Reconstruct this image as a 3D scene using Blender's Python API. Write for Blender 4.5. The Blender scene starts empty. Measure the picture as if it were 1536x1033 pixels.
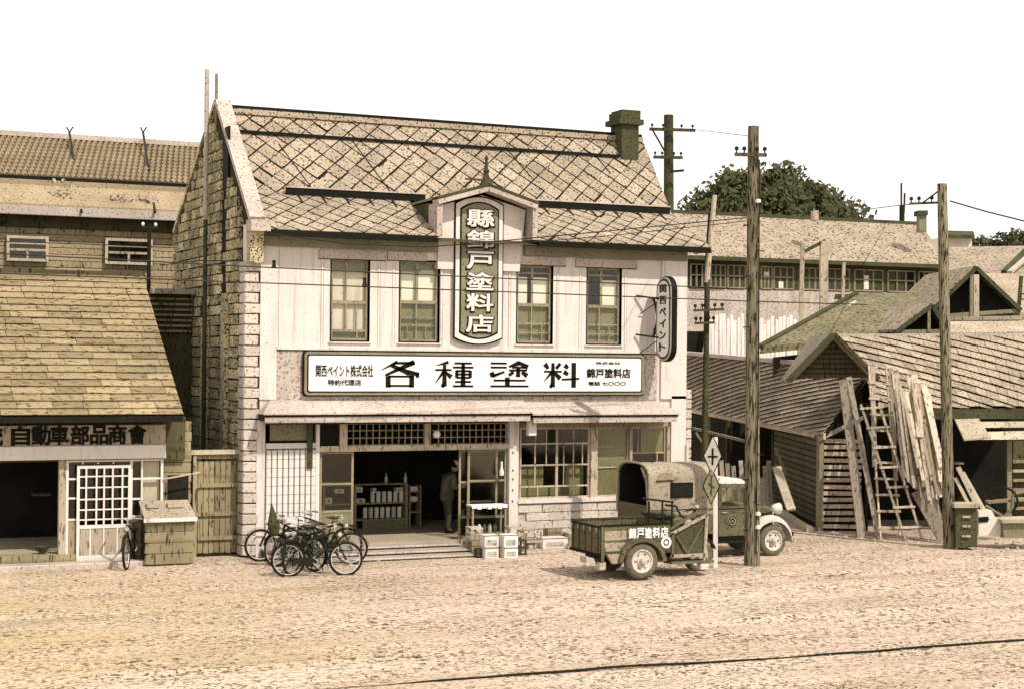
import bpy, bmesh, math, random
from mathutils import Vector, Matrix
from mathutils import noise as mnoise
random.seed(7)
S = bpy.context.scene
COL = S.collection
rad = math.radians

# ---------------------------------------------------------------- camera
FPX, W0, H0 = 2451.0, 1536.0, 1033.0
HOR = 530.0
CAM = Vector((0, -33.8, 4.36))
YAW, ROLL = rad(24.0), rad(0.6)
Fw = Vector((math.sin(YAW), math.cos(YAW), 0))
R0 = Vector((math.cos(YAW), -math.sin(YAW), 0))
U0 = Vector((0, 0, 1))
Rr = R0 * math.cos(ROLL) + U0 * math.sin(ROLL)
Uu = U0 * math.cos(ROLL) - R0 * math.sin(ROLL)
cd = bpy.data.cameras.new('camera'); cam = bpy.data.objects.new('camera', cd); COL.objects.link(cam)
M = Matrix((Rr, Uu, -Fw)).transposed().to_4x4(); M.translation = CAM
cam.matrix_world = M
cd.sensor_width = 36; cd.sensor_fit = 'HORIZONTAL'; cd.lens = 36 * FPX / W0
cd.shift_y = (HOR - H0 / 2) / W0
cd.clip_end = 2000; cd.clip_start = 0.1
S.camera = cam

# ---------------------------------------------------------------- world, sun, exposure
SUN_AZ, SUN_EL = rad(20), rad(50)
w = bpy.data.worlds.new('World'); S.world = w; w.use_nodes = True
nt = w.node_tree; bg = nt.nodes['Background']
sky = nt.nodes.new('ShaderNodeTexSky'); sky.sky_type = 'NISHITA'; sky.sun_disc = False
sky.sun_elevation = SUN_EL; sky.sun_rotation = math.pi - SUN_AZ
sky.air_density = 1.0; sky.dust_density = 6.0; sky.altitude = 0
sky.dust_density = 1.0
bw = nt.nodes.new('ShaderNodeRGBToBW'); nt.links.new(sky.outputs[0], bw.inputs[0])
# thin high haze: an even milky white veil over the blue, so the sky reads as bleached paper white
mr_ = nt.nodes.new('ShaderNodeMapRange'); mr_.inputs[1].default_value = 0; mr_.inputs[2].default_value = 20
mr_.inputs[3].default_value = 8.6; mr_.inputs[4].default_value = 11.0; nt.links.new(bw.outputs[0], mr_.inputs[0])
mx = nt.nodes.new('ShaderNodeVectorMath'); mx.operation = 'SCALE'; mx.inputs[0].default_value = (1.03, 1.0, 0.95)
nt.links.new(mr_.outputs[0], mx.inputs['Scale'])
nt.links.new(mx.outputs[0], bg.inputs[0]); bg.inputs[1].default_value = 0.125
sd = bpy.data.lights.new('sun', 'SUN'); sun = bpy.data.objects.new('sun', sd); COL.objects.link(sun)
sd.energy = 4.6; sd.angle = rad(0.53); sd.color = (1.0, 0.91, 0.82)
tosun = Vector((math.sin(SUN_AZ) * math.cos(SUN_EL), -math.cos(SUN_AZ) * math.cos(SUN_EL), math.sin(SUN_EL)))
sun.rotation_euler = tosun.to_track_quat('Z', 'Y').to_euler()
S.view_settings.view_transform = 'Standard'; S.view_settings.look = 'None'
S.view_settings.gamma = 1; S.view_settings.use_curve_mapping = False
S.view_settings.exposure = 0.04
S.render.engine = 'CYCLES'
S.cycles.max_bounces = 5; S.cycles.diffuse_bounces = 3; S.cycles.glossy_bounces = 2
S.cycles.transparent_max_bounces = 6; S.cycles.caustics_reflective = False; S.cycles.caustics_refractive = False
S.cycles.use_denoising = True
ORD = 'first second third fourth fifth sixth seventh eighth ninth tenth eleventh twelfth thirteenth fourteenth fifteenth sixteenth'.split()

# ---------------------------------------------------------------- where a line of sight meets a plane of the place
def ray(px, py):
    return Fw + Rr * ((px - W0 / 2) / FPX) + Uu * ((HOR - py) / FPX)
def U(px, py, y=0.0):
    d = ray(px, py); return CAM + d * ((y - CAM.y) / d.y)
def PX(px, py, x):
    d = ray(px, py); return CAM + d * ((x - CAM.x) / d.x)
def G(px, py, z=0.0):
    d = ray(px, py); return CAM + d * ((z - CAM.z) / d.z)
def D(px, py, dep):
    return CAM + ray(px, py) * dep
def X(px, y=0.0, py=560): return U(px, py, y).x
def Z(px, py, y=0.0): return U(px, py, y).z

# ---------------------------------------------------------------- materials
def mat(name, col, rough=0.85, var=0.18, spec=0.45, sc=9.0, dirt=None, bump=0.25, metal=0.0, piece=0.0, streak=False, thr=0.60, fine=20.0, rain=0.0):
    """world-space mottling + fine dark grime + grain relief; piece = value change from object to object"""
    col = tuple(c * .80 for c in col)
    m = bpy.data.materials.new(name); m.use_nodes = True
    n, l = m.node_tree.nodes, m.node_tree.links
    b = n['Principled BSDF']; b.inputs['Roughness'].default_value = rough; b.inputs['Metallic'].default_value = metal
    b.inputs['Specular IOR Level'].default_value = 0.08
    geo = n.new('ShaderNodeNewGeometry'); mp = n.new('ShaderNodeMapping'); l.new(geo.outputs['Position'], mp.inputs[0])
    if streak: mp.inputs['Scale'].default_value = streak
    n1 = n.new('ShaderNodeTexNoise'); n1.inputs['Scale'].default_value = sc * 0.12; n1.inputs['Detail'].default_value = 5; l.new(mp.outputs[0], n1.inputs[0])
    n2 = n.new('ShaderNodeTexNoise'); n2.inputs['Scale'].default_value = fine; n2.inputs['Detail'].default_value = 3; n2.inputs['Roughness'].default_value = 0.6; l.new(mp.outputs[0], n2.inputs[0])
    mr = n.new('ShaderNodeMapRange'); mr.inputs[1].default_value = 0.3; mr.inputs[2].default_value = 0.7
    mr.inputs[3].default_value = 1 - var; mr.inputs[4].default_value = 1 + var * 0.6; l.new(n1.outputs[0], mr.inputs[0])
    last = mr.outputs[0]
    if piece:
        oi = n.new('ShaderNodeObjectInfo'); m2 = n.new('ShaderNodeMapRange')
        m2.inputs[3].default_value = 1 - piece; m2.inputs[4].default_value = 1 + piece * 0.6; l.new(oi.outputs['Random'], m2.inputs[0])
        mm = n.new('ShaderNodeMath'); mm.operation = 'MULTIPLY'; l.new(last, mm.inputs[0]); l.new(m2.outputs[0], mm.inputs[1]); last = mm.outputs[0]
    cm = n.new('ShaderNodeVectorMath'); cm.operation = 'SCALE'; cm.inputs[0].default_value = col; l.new(last, cm.inputs['Scale'])
    rp = n.new('ShaderNodeMapRange'); rp.inputs[1].default_value = thr - .035; rp.inputs[2].default_value = thr + 0.025
    rp.inputs[3].default_value = 0; rp.inputs[4].default_value = min(1, spec * 1.25); l.new(n2.outputs[0], rp.inputs[0])
    mix = n.new('ShaderNodeMix'); mix.data_type = 'RGBA'; l.new(rp.outputs[0], mix.inputs[0]); l.new(cm.outputs[0], mix.inputs[6])
    d = dirt or tuple(c * 0.16 for c in col); mix.inputs[7].default_value = (*d, 1)
    out = mix.outputs[2]
    if rain:      # rain-washed dirt runs down the surface
        m3 = n.new('ShaderNodeMapping'); m3.inputs['Scale'].default_value = (4.5, 4.5, .28); l.new(geo.outputs['Position'], m3.inputs[0])
        n3 = n.new('ShaderNodeTexNoise'); n3.inputs['Scale'].default_value = 1.6; n3.inputs['Detail'].default_value = 6; n3.inputs['Roughness'].default_value = .65; l.new(m3.outputs[0], n3.inputs[0])
        r3 = n.new('ShaderNodeMapRange'); r3.inputs[1].default_value = .52; r3.inputs[2].default_value = .74; r3.inputs[3].default_value = 0; r3.inputs[4].default_value = rain; l.new(n3.outputs[0], r3.inputs[0])
        x3 = n.new('ShaderNodeMix'); x3.data_type = 'RGBA'; l.new(r3.outputs[0], x3.inputs[0]); l.new(out, x3.inputs[6]); x3.inputs[7].default_value = (*[c * .35 for c in col], 1); out = x3.outputs[2]
    l.new(out, b.inputs['Base Color'])
    if bump:
        bp = n.new('ShaderNodeBump'); bp.inputs['Strength'].default_value = bump; bp.inputs['Distance'].default_value = 0.02
        l.new(n2.outputs[0], bp.inputs['Height']); l.new(bp.outputs[0], b.inputs['Normal'])
    return m
MT = {}
def defm(k, *a, **kw): MT[k] = mat(k, *a, **kw)
defm('plaster', (.80, .72, .66), spec=.3, var=.08, thr=.65, rain=.55)
defm('plaster_old', (.62, .53, .46), rain=.7, spec=.6, var=.2, thr=.58)
defm('concrete', (.58, .49, .42), rain=.3, spec=.6, var=.18)
defm('white_paint', (.84, .78, .72), rain=.35, spec=.25, var=.06, thr=.66, rough=.6)
defm('sign_white', (.95, .91, .86), spec=.06, var=.03, thr=.72, rough=.5, bump=.05)
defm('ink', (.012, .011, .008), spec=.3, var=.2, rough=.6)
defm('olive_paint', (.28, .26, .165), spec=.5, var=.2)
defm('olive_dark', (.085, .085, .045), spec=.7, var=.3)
defm('window_wood', (.36, .31, .20), spec=.5, var=.25)
defm('pale_wood', (.56, .47, .35), spec=.65, var=.25, streak=(1, 1, .25), piece=.2)
defm('old_wood', (.34, .285, .17), spec=.75, var=.3, streak=(1, 1, .15), piece=.2)
defm('dark_wood', (.11, .095, .05), spec=.75, var=.3, streak=(1, 1, .2), piece=.3)
defm('slate', (.46, .375, .28), spec=.85, var=.2, piece=.2, dirt=(.04, .035, .015), thr=.585)
defm('roof_gap', (.02, .018, .012), spec=.5)
defm('shingle', (.37, .29, .17), spec=.8, var=.25, piece=.28, dirt=(.05, .04, .015), streak=(.35, 1, 1), thr=.60)
defm('pan_tile', (.42, .33, .21), spec=.6, var=.2, piece=.1, dirt=(.05, .04, .015))
defm('shed_slate', (.48, .39, .29), spec=.8, var=.2, piece=.3, thr=.58, dirt=(.05, .045, .02))
defm('far_roof', (.42, .34, .25), spec=.85, var=.2, dirt=(.05, .045, .02), fine=9, thr=.57)
defm('green_roof', (.24, .21, .125), spec=.85, var=.3, dirt=(.04, .04, .015), fine=9, thr=.57)
defm('stone', (.74, .63, .40), spec=.85, var=.3, piece=.45, dirt=(.03, .03, .012), thr=.55, fine=22, bump=.6)
defm('quoin', (.68, .60, .52), spec=.65, var=.12, piece=.1, dirt=(.06, .055, .03))
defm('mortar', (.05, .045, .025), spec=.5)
defm('pole_wood', (.25, .215, .14), spec=.8, var=.35, streak=(1.6, 1.6, .16), dirt=(.02, .02, .01), thr=.54)
defm('metal_dark', (.028, .027, .018), spec=.5, rough=.5, metal=.3)
defm('metal_pale', (.55, .50, .42), spec=.4, rough=.45)
defm('rubber', (.16, .145, .10), spec=.5, rough=.8)
defm('truck_olive', (.15, .135, .075), spec=.65, var=.3, rough=.6)
defm('canvas', (.42, .35, .26), spec=.65, var=.2)
defm('wheel_pale', (.72, .66, .58), spec=.35, rough=.5)
defm('interior', (.022, .0215, .016), spec=.5, var=.4)  # near-black: the darkness of unlit rooms and openings is put into this colour
defm('interior_floor', (.46, .38, .27), spec=.5)
defm('goods', (.9, .84, .70), spec=.2, piece=.25)
defm('cloth_dark', (.09, .085, .06), spec=.5)
defm('cloth_coat', (.14, .13, .09), spec=.5)
defm('skin', (.50, .38, .29), spec=.05, var=.05, bump=0)
defm('crate', (.60, .51, .40), spec=.7, var=.25, piece=.45, streak=(1, 1, .3))
defm('leaf', (.072, .078, .028), spec=.5, piece=.4)
defm('leaf_far', (.075, .075, .032), spec=.6, piece=.4)
defm('blind', (.25, .235, .13), spec=.4, var=.2)
defm('curtain', (.66, .60, .52), spec=.25, var=.12, streak=(2, 2, .15))
defm('porcelain', (.8, .77, .7), spec=.1, rough=.3)
defm('oil_stain', (.30, .22, .13), spec=.8)
def glassmat():
    m = bpy.data.materials.new('window_glass'); m.use_nodes = True; n, l = m.node_tree.nodes, m.node_tree.links
    for q in list(n): n.remove(q)
    o = n.new('ShaderNodeOutputMaterial'); t = n.new('ShaderNodeBsdfTransparent'); g = n.new('ShaderNodeBsdfGlossy'); x = n.new('ShaderNodeMixShader')
    t.inputs[0].default_value = (.97, .97, .93, 1); g.inputs[0].default_value = (.9, .88, .8, 1); g.inputs['Roughness'].default_value = .08
    x.inputs[0].default_value = .035
    l.new(t.outputs[0], x.inputs[1]); l.new(g.outputs[0], x.inputs[2]); l.new(x.outputs[0], o.inputs[0]); return m
MT['glass'] = glassmat()
def groundmat():
    m = bpy.data.materials.new('dirt_road'); m.use_nodes = True; n, l = m.node_tree.nodes, m.node_tree.links
    b = n['Principled BSDF']; b.inputs['Roughness'].default_value = .95; b.inputs['Specular IOR Level'].default_value = .1
    geo = n.new('ShaderNodeNewGeometry')
    def noise(scale, det=4, stretch=None):
        t = n.new('ShaderNodeTexNoise'); t.inputs['Scale'].default_value = scale; t.inputs['Detail'].default_value = det
        if stretch:
            mp = n.new('ShaderNodeMapping'); mp.inputs['Scale'].default_value = stretch; l.new(geo.outputs['Position'], mp.inputs[0]); l.new(mp.outputs[0], t.inputs[0])
        else: l.new(geo.outputs['Position'], t.inputs[0])
        return t.outputs[0]
    def rng(s, a, b_, c, d):
        r = n.new('ShaderNodeMapRange'); r.inputs[1].default_value = a; r.inputs[2].default_value = b_; r.inputs[3].default_value = c; r.inputs[4].default_value = d; l.new(s, r.inputs[0]); return r.outputs[0]
    def mul(a, b_):
        q = n.new('ShaderNodeMath'); q.operation = 'MULTIPLY'; l.new(a, q.inputs[0]); l.new(b_, q.inputs[1]); return q.outputs[0]
    def mixc(f, a, b_):
        x = n.new('ShaderNodeMix'); x.data_type = 'RGBA'; l.new(f, x.inputs[0])
        for k, v in ((6, a), (7, b_)):
            if isinstance(v, tuple): x.inputs[k].default_value = (*v, 1)
            else: l.new(v, x.inputs[k])
        return x.outputs[2]
    # drier pale earth towards the right, yellower clay towards the left
    sx = n.new('ShaderNodeSeparateXYZ'); l.new(geo.outputs['Position'], sx.inputs[0])
    c = mixc(rng(sx.outputs[0], 1, 10, 0, 1), (.42, .32, .175), (.455, .35, .27))
    c = mixc(rng(noise(.30, 5, (.3, 1, 1)), .44, .62, 0, .7), c, (.56, .445, .355))
    c = mixc(rng(noise(.55, 6, (.22, 1, 1)), .53, .70, 0, .6), c, (.27, .21, .12))
    c = mixc(rng(noise(1.6, 6, (.16, 1.6, 1)), .55, .70, 0, .4), c, (.20, .155, .08))
    patchy = rng(noise(.9, 4, (.6, 1, 1)), .38, .60, .5, 1)
    c = mixc(mul(rng(noise(9, 5, (.8, 1, 1)), .545, .61, 0, .9), patchy), c, (.09, .07, .03))
    c = mixc(mul(rng(noise(19, 2, (.8, 1, 1)), .56, .61, 0, 1), patchy), c, (.045, .038, .016))
    c = mixc(rng(noise(18, 3, (.6, 1, 1)), .62, .68, 0, .7), c, (.62, .52, .42))
    l.new(c, b.inputs['Base Color'])
    bp = n.new('ShaderNodeBump'); bp.inputs['Distance'].default_value = .03; bp.inputs['Strength'].default_value = .5
    l.new(noise(12, 5, (.5, 1, 1)), bp.inputs['Height']); l.new(bp.outputs[0], b.inputs['Normal']); return m
MT['ground'] = groundmat()

# ---------------------------------------------------------------- object helpers
def props(o, label=None, cat=None, group=None, kind=None):
    if label: o['label'] = label
    if cat: o['category'] = cat
    if group: o['group'] = group
    if kind: o['kind'] = kind
    return o
def origin(o):
    v = Vector((0, 0, 0))
    while o is not None: v += o.location; o = o.parent
    return v
def thing(name, label, cat, loc=(0, 0, 0), group=None):
    o = bpy.data.objects.new(name, None); COL.objects.link(o); o.location = loc; o.empty_display_size = .1
    return props(o, label, cat, group)
def link(name, me, m, parent=None, loc=None):
    o = bpy.data.objects.new(name, me); COL.objects.link(o)
    if m and not me.materials: me.materials.append(MT[m] if isinstance(m, str) else m)
    if parent: o.parent = parent
    if loc is not None: o.location = loc
    return o
class MB:
    def __init__(s): s.v = []; s.f = []
    def add(s, vs, fs):
        k = len(s.v); s.v += [Vector(q) for q in vs]; s.f += [tuple(i + k for i in f) for f in fs]; return s
    def box(s, x0, x1, y0, y1, z0, z1):
        vs = [(x, y, z) for z in (z0, z1) for y in (y0, y1) for x in (x0, x1)]
        return s.add(vs, [(0, 2, 3, 1), (4, 5, 7, 6), (0, 1, 5, 4), (2, 6, 7, 3), (0, 4, 6, 2), (1, 3, 7, 5)])
    def bar(s, p, q, w_, h_, up=(0, 0, 1)):
        p, q = Vector(p), Vector(q); d = (q - p).normalized(); up = Vector(up)
        if abs(d.dot(up)) > .98: up = Vector((0, 1, 0))
        a = d.cross(up).normalized() * w_ / 2; b = a.cross(d).normalized() * h_ / 2
        vs = [p - a - b, p + a - b, p + a + b, p - a + b, q - a - b, q + a - b, q + a + b, q - a + b]
        return s.add(vs, [(3, 2, 1, 0), (4, 5, 6, 7), (0, 1, 5, 4), (1, 2, 6, 5), (2, 3, 7, 6), (3, 0, 4, 7)])
    def tube(s, p, q, r, r2=None, n=10, cap=True):
        p, q = Vector(p), Vector(q); r2 = r if r2 is None else r2; d = (q - p).normalized()
        a = d.orthogonal().normalized(); b = d.cross(a)
        vs = [c + (a * math.cos(t) + b * math.sin(t)) * rr for c, rr in ((p, r), (q, r2)) for t in [2 * math.pi * i / n for i in range(n)]]
        fs = [(i, (i + 1) % n, n + (i + 1) % n, n + i) for i in range(n)]
        if cap: fs += [tuple(range(n))[::-1], tuple(range(n, 2 * n))]
        return s.add(vs, fs)
    def path(s, pts, r, n=8):
        for a, b in zip(pts, pts[1:]): s.tube(a, b, r, n=n)
        return s
    def prism(s, pts, off):
        pts = [Vector(p) for p in pts]; off = Vector(off); n = len(pts)
        return s.add(pts + [p + off for p in pts], [tuple(range(n))[::-1], tuple(range(n, 2 * n))] + [(i, (i + 1) % n, n + (i + 1) % n, n + i) for i in range(n)])
    def lathe(s, c, prof, axis=(0, 0, 1), n=16):
        c = Vector(c); d = Vector(axis).normalized(); a = d.orthogonal().normalized(); b = d.cross(a); k = len(prof)
        vs = [c + d * h + (a * math.cos(2 * math.pi * i / n) + b * math.sin(2 * math.pi * i / n)) * r for r, h in prof for i in range(n)]
        fs = [(j * n + i, j * n + (i + 1) % n, (j + 1) * n + (i + 1) % n, (j + 1) * n + i) for j in range(k - 1) for i in range(n)]
        return s.add(vs, fs)
    def torus(s, c, axis, R_, r, n=28, m=8):
        c = Vector(c); d = Vector(axis).normalized(); a = d.orthogonal().normalized(); b = d.cross(a); vs = []; fs = []
        for i in range(n):
            t = 2 * math.pi * i / n; e = a * math.cos(t) + b * math.sin(t)
            for j in range(m):
                u = 2 * math.pi * j / m; vs.append(c + e * (R_ + r * math.cos(u)) + d * r * math.sin(u))
        for i in range(n):
            for j in range(m):
                fs.append((i * m + j, ((i + 1) % n) * m + j, ((i + 1) % n) * m + (j + 1) % m, i * m + (j + 1) % m))
        return s.add(vs, fs)
    def build(s, name, m, parent=None, smooth=False, bevel=0, o=None):
        og = origin(parent) if parent else Vector((0, 0, 0))
        base = o if o is not None else og
        me = bpy.data.meshes.new(name); me.from_pydata([tuple(q - base) for q in s.v], [], s.f)
        b = bmesh.new(); b.from_mesh(me); bmesh.ops.recalc_face_normals(b, faces=b.faces)
        if bevel: bmesh.ops.bevel(b, geom=b.edges[:], offset=bevel, segments=1, affect='EDGES', clamp_overlap=True)
        b.to_mesh(me); b.free(); me.update()
        if smooth:
            me.polygons.foreach_set('use_smooth', [True] * len(me.polygons))
            try: me.set_sharp_from_angle(angle=rad(40))
            except Exception: pass
        ob = link(name, me, m, parent)
        if not parent and o is not None: ob.location = o
        return ob
# shared unit meshes for alike pieces
UNIT = {}
def unit(m, rough_=0.0, variant=0):
    k = (m, rough_, variant)
    if k not in UNIT:
        rr = random.Random(variant * 31 + 5); b = bmesh.new(); bmesh.ops.create_cube(b, size=1)
        if rough_:
            for v in b.verts: v.co += Vector([rr.uniform(-rough_, rough_) for _ in range(3)])
        bmesh.ops.bevel(b, geom=b.edges[:], offset=.06 if rough_ else .03, segments=1, affect='EDGES')
        me = bpy.data.meshes.new('block'); b.to_mesh(me); b.free(); me.materials.append(MT[m]); UNIT[k] = me
    return UNIT[k]
def piece(name, m, parent, x0, x1, y0, y1, z0, z1, rough_=0.0, variant=0):
    o = bpy.data.objects.new(name, unit(m, rough_, variant)); COL.objects.link(o); o.parent = parent
    c = Vector(((x0 + x1) / 2, (y0 + y1) / 2, (z0 + z1) / 2)); o.location = c - (origin(parent) if parent else Vector((0, 0, 0)))
    o.scale = (abs(x1 - x0), abs(y1 - y0), abs(z1 - z0)); return o
def boxpart(name, m, parent, x0, x1, y0, y1, z0, z1, bevel=0): return MB().box(x0, x1, y0, y1, z0, z1).build(name, m, parent, bevel=bevel)
def beampiece(name, m, parent, p, q, w_, h_, up=(0, 0, 1)):
    """a shared block stretched from p to q"""
    p, q = Vector(p), Vector(q); d = (q - p); L = d.length; d.normalize(); up = Vector(up)
    if abs(d.dot(up)) > .98: up = Vector((0, 1, 0))
    a = up.cross(d).normalized(); b = d.cross(a)
    o = bpy.data.objects.new(name, unit(m)); COL.objects.link(o)
    o.rotation_mode = 'QUATERNION'; o.rotation_quaternion = Matrix((d, a, b)).transposed().to_quaternion()
    o.scale = (L, w_, h_)
    if parent: o.parent = parent
    o.location = (p + q) / 2 - (origin(parent) if parent else Vector((0, 0, 0))); return o
def sheet(Q, m_, name, parent, th=.12, n=14, drop=.02):
    """deck under a slightly warped four-cornered slope"""
    A, B, C, E = [Vector(q) for q in Q]; mb = MB(); vs = []
    for k in (drop, drop + th):
        for j in range(n + 1):
            for i in range(n + 1):
                u, v = i / n, j / n; vs.append((A * (1 - u) + B * u) * (1 - v) + (E * (1 - u) + C * u) * v - Vector((0, 0, k)))
    N = (n + 1) ** 2; f = []
    for j in range(n):
        for i in range(n):
            a = j * (n + 1) + i; f += [(a, a + 1, a + n + 2, a + n + 1), (a + N, a + n + 1 + N, a + n + 2 + N, a + 1 + N)]
    ring = [i for i in range(n + 1)] + [(j + 1) * (n + 1) - 1 for j in range(1, n + 1)] + [n * (n + 1) + i for i in range(n - 1, -1, -1)] + [j * (n + 1) for j in range(n - 1, 0, -1)]
    f += [(ring[i], ring[(i + 1) % len(ring)], ring[(i + 1) % len(ring)] + N, ring[i] + N) for i in range(len(ring))]
    return mb.add(vs, f).build(name, m_, parent)
def copy_tree(o, parent=None):
    c = o.copy(); COL.objects.link(c); c.parent = parent
    for ch in list(o.children): copy_tree(ch, c)
    return c
# tiles laid on a four-cornered slope; uv polygons clipped to the slope
def clip(poly, axis, val, keep_less):
    out = []
    for i in range(len(poly)):
        a, b = poly[i], poly[(i + 1) % len(poly)]
        ia = (a[axis] <= val) == keep_less or a[axis] == val; ib = (b[axis] <= val) == keep_less or b[axis] == val
        if ia: out.append(a)
        if ia != ib:
            t = (val - a[axis]) / (b[axis] - a[axis]); out.append((a[0] + (b[0] - a[0]) * t, a[1] + (b[1] - a[1]) * t))
    return out
def clip_half(poly, f):
    out = []
    for i in range(len(poly)):
        a, b = poly[i], poly[(i + 1) % len(poly)]; fa, fb = f(a), f(b)
        if fa >= 0: out.append(a)
        if (fa >= 0) != (fb >= 0):
            t = fa / (fa - fb); out.append((a[0] + (b[0] - a[0]) * t, a[1] + (b[1] - a[1]) * t))
    return out
def area(p): return abs(sum(p[i][0] * p[(i + 1) % len(p)][1] - p[(i + 1) % len(p)][0] * p[i][1] for i in range(len(p)))) / 2
def lay(parent, name, m, Q, polys, thick=.02, lift=.03, up_of=lambda c, p: 0, limit=295, amin=0.0, jit=.004, halves=()):
    """Q = corners (0,0),(1,0),(1,1),(0,1); each poly becomes one tile, the first `limit` as parts, the rest joined"""
    P00, P10, P11, P01 = [Vector(q) for q in Q]
    nrm = (P10 - P00).cross(P01 - P00).normalized()
    def at(u, v): return (P00 * (1 - u) + P10 * u) * (1 - v) + (P01 * (1 - u) + P11 * u) * v
    rest = MB(); cnt = 0; og = origin(parent)
    for poly in polys:
        p = poly; full = p
        for ax, val, less in ((0, 0, False), (0, 1, True), (1, 0, False), (1, 1, True)):
            if len(p) >= 3: p = clip(p, ax, val, less)
        for h in halves:
            if len(p) >= 3: p = clip_half(p, h)
        if len(p) < 3 or area(p) <= amin: continue
        cu = sum(q[0] for q in full) / len(full); cv = sum(q[1] for q in full) / len(full); e = random.uniform(-jit, jit)
        low = [at(*q) + nrm * (.004 + e + lift * up_of((cu, cv), q)) for q in p]
        mb = MB().prism(low, nrm * thick)
        if cnt < limit: mb.build(name, m, parent); cnt += 1
        else: rest.add(mb.v, mb.f)
    if rest.v: props(rest.build(name, m, parent), kind='stuff')
    return cnt
# lettering turned into mesh
def text_mesh(s, size=1.0, bold=.0, ext=.01, sx=1.0, align='CENTER'):
    c = bpy.data.curves.new('lettering', 'FONT'); c.body = s; c.size = size; c.offset = bold; c.extrude = ext
    c.align_x = align; c.align_y = 'CENTER'; c.resolution_u = 3
    o = bpy.data.objects.new('tmp', c); COL.objects.link(o); bpy.context.view_layer.update()
    me = bpy.data.meshes.new_from_object(o.evaluated_get(bpy.context.evaluated_depsgraph_get()))
    bpy.data.objects.remove(o); bpy.data.curves.remove(c)
    xs = [v.co.x for v in me.vertices]; ys = [v.co.y for v in me.vertices]
    cx, cy = (max(xs) + min(xs)) / 2, (max(ys) + min(ys)) / 2
    for v in me.vertices: v.co.x -= cx; v.co.y -= cy
    return me, max(xs) - min(xs), max(ys) - min(ys)
def lettering(s, m, parent, centre, width, height, xdir=(1, 0, 0), name='lettering', bold=.012, ext=.006):
    """bold = extra stroke width as a share of the character size, made from slightly shifted layers"""
    me, wx, wy = text_mesh(s, 1.0, 0, ext)
    xd = Vector(xdir).normalized(); n_ = xd.cross(Vector((0, 0, 1)))
    Mx = Matrix((xd, Vector((0, 0, 1)), n_)).transposed()
    vs = [v.co.copy() for v in me.vertices]; fs = [tuple(p.vertices) for p in me.polygons]; mb = MB()
    offs = [(0, 0)] if not bold else [(-bold, -bold), (bold, -bold), (-bold, bold), (bold, bold), (0, 0)]
    for i, (dx, dz) in enumerate(offs):
        mb.add([Mx @ Vector(((v.x + dx) * width / (wx + 2 * bold), (v.y + dz) * height / (wy + 2 * bold), v.z + i * .0004)) + Vector(centre) for v in vs], fs)
    bpy.data.meshes.remove(me)
    return mb.build(name, m, parent)
# ================================================================ GROUND
def ground_z(x, y):
    r = mnoise.noise(Vector((x * .25, y * .9, 0))) * .05 + mnoise.noise(Vector((x * .9, y * 2.2, 3))) * .025
    for y0, am in ((-6.9, .035), (-8.3, .03), (-10.4, .045), (-11.8, .04), (-13.6, .03)):     # worn wheel tracks along the street
        d = y - y0 - .5 * math.sin(x * .16 + y0) - .25 * mnoise.noise(Vector((x * .3, y0, 0))); r -= am * math.exp(-(d / .13) ** 2) - am * .5 * math.exp(-((abs(d) - .28) / .1) ** 2)
    k = min(1, max(0, (-1.6 - y) / 1.5))
    return r * k
def make_ground():
    def axis(lo, hi, a, b, fine, coarse):
        o = []; t = lo
        while t < hi:
            o.append(t); t += fine if a <= t < b else coarse
        o.append(hi); return o
    xs = axis(-400, 700, -2, 32, .16, 18); ys = axis(-60, 700, -20, 0, .14, 14)
    vs = [(x, y, ground_z(x, y) if (-3 < x < 33 and -20 < y < 0) else 0) for y in ys for x in xs]; n = len(xs)
    fs = [(j * n + i, j * n + i + 1, (j + 1) * n + i + 1, (j + 1) * n + i) for j in range(len(ys) - 1) for i in range(n - 1)]
    me = bpy.data.meshes.new('dirt_road'); me.from_pydata(vs, [], fs); me.polygons.foreach_set('use_smooth', [True] * len(fs))
    props(link('dirt_road', me, 'ground'), kind='structure')
make_ground()
# loose stones and grit on the road
mb = MB(); rr = random.Random(3)
for _ in range(2600):
    p = G(rr.uniform(-60, 1600), rr.uniform(848, 1050)); r = rr.choice([.012, .015, .02, .03]) * rr.uniform(.7, 1.2)
    z = ground_z(p.x, p.y); a = rr.uniform(0, 3)
    c, s_ = math.cos(a) * r, math.sin(a) * r
    mb.add([(p.x + c, p.y + s_, z), (p.x - s_, p.y + c, z), (p.x - c * .8, p.y - s_, z), (p.x + s_, p.y - c * .9, z), (p.x, p.y, z + r * .8)], [(0, 1, 4), (1, 2, 4), (2, 3, 4), (3, 0, 4)])
props(mb.build('gravel', 'stone'), kind='stuff')
# sunk rail across the near road
def rail(pxs, label, w_=.032):
    mb = MB(); pts = [G(*q) for q in pxs]
    pts = [Vector((p.x, p.y, ground_z(p.x, p.y) + .012)) for p in pts]
    fine = []
    for a, b in zip(pts, pts[1:]):
        for i in range(16):
            q = a.lerp(b, i / 16); fine.append(Vector((q.x, q.y, ground_z(q.x, q.y) + .015)))
    fine.append(pts[-1])
    for a, b in zip(fine, fine[1:]): mb.bar(a, b, w_, .03)
    return props(mb.build('tram_rail', 'metal_dark'), label, 'rail')
rail([(480, 1034), (770, 1014), (1060, 995), (1340, 975), (1580, 957)], 'thin dark steel rail sunk in the dirt road across the foreground')
#rail([(1080, 1026), (1240, 1014), (1400, 1002), (1560, 991)], 'short faint second rail in the dirt nearest the camera', .014)

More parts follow.
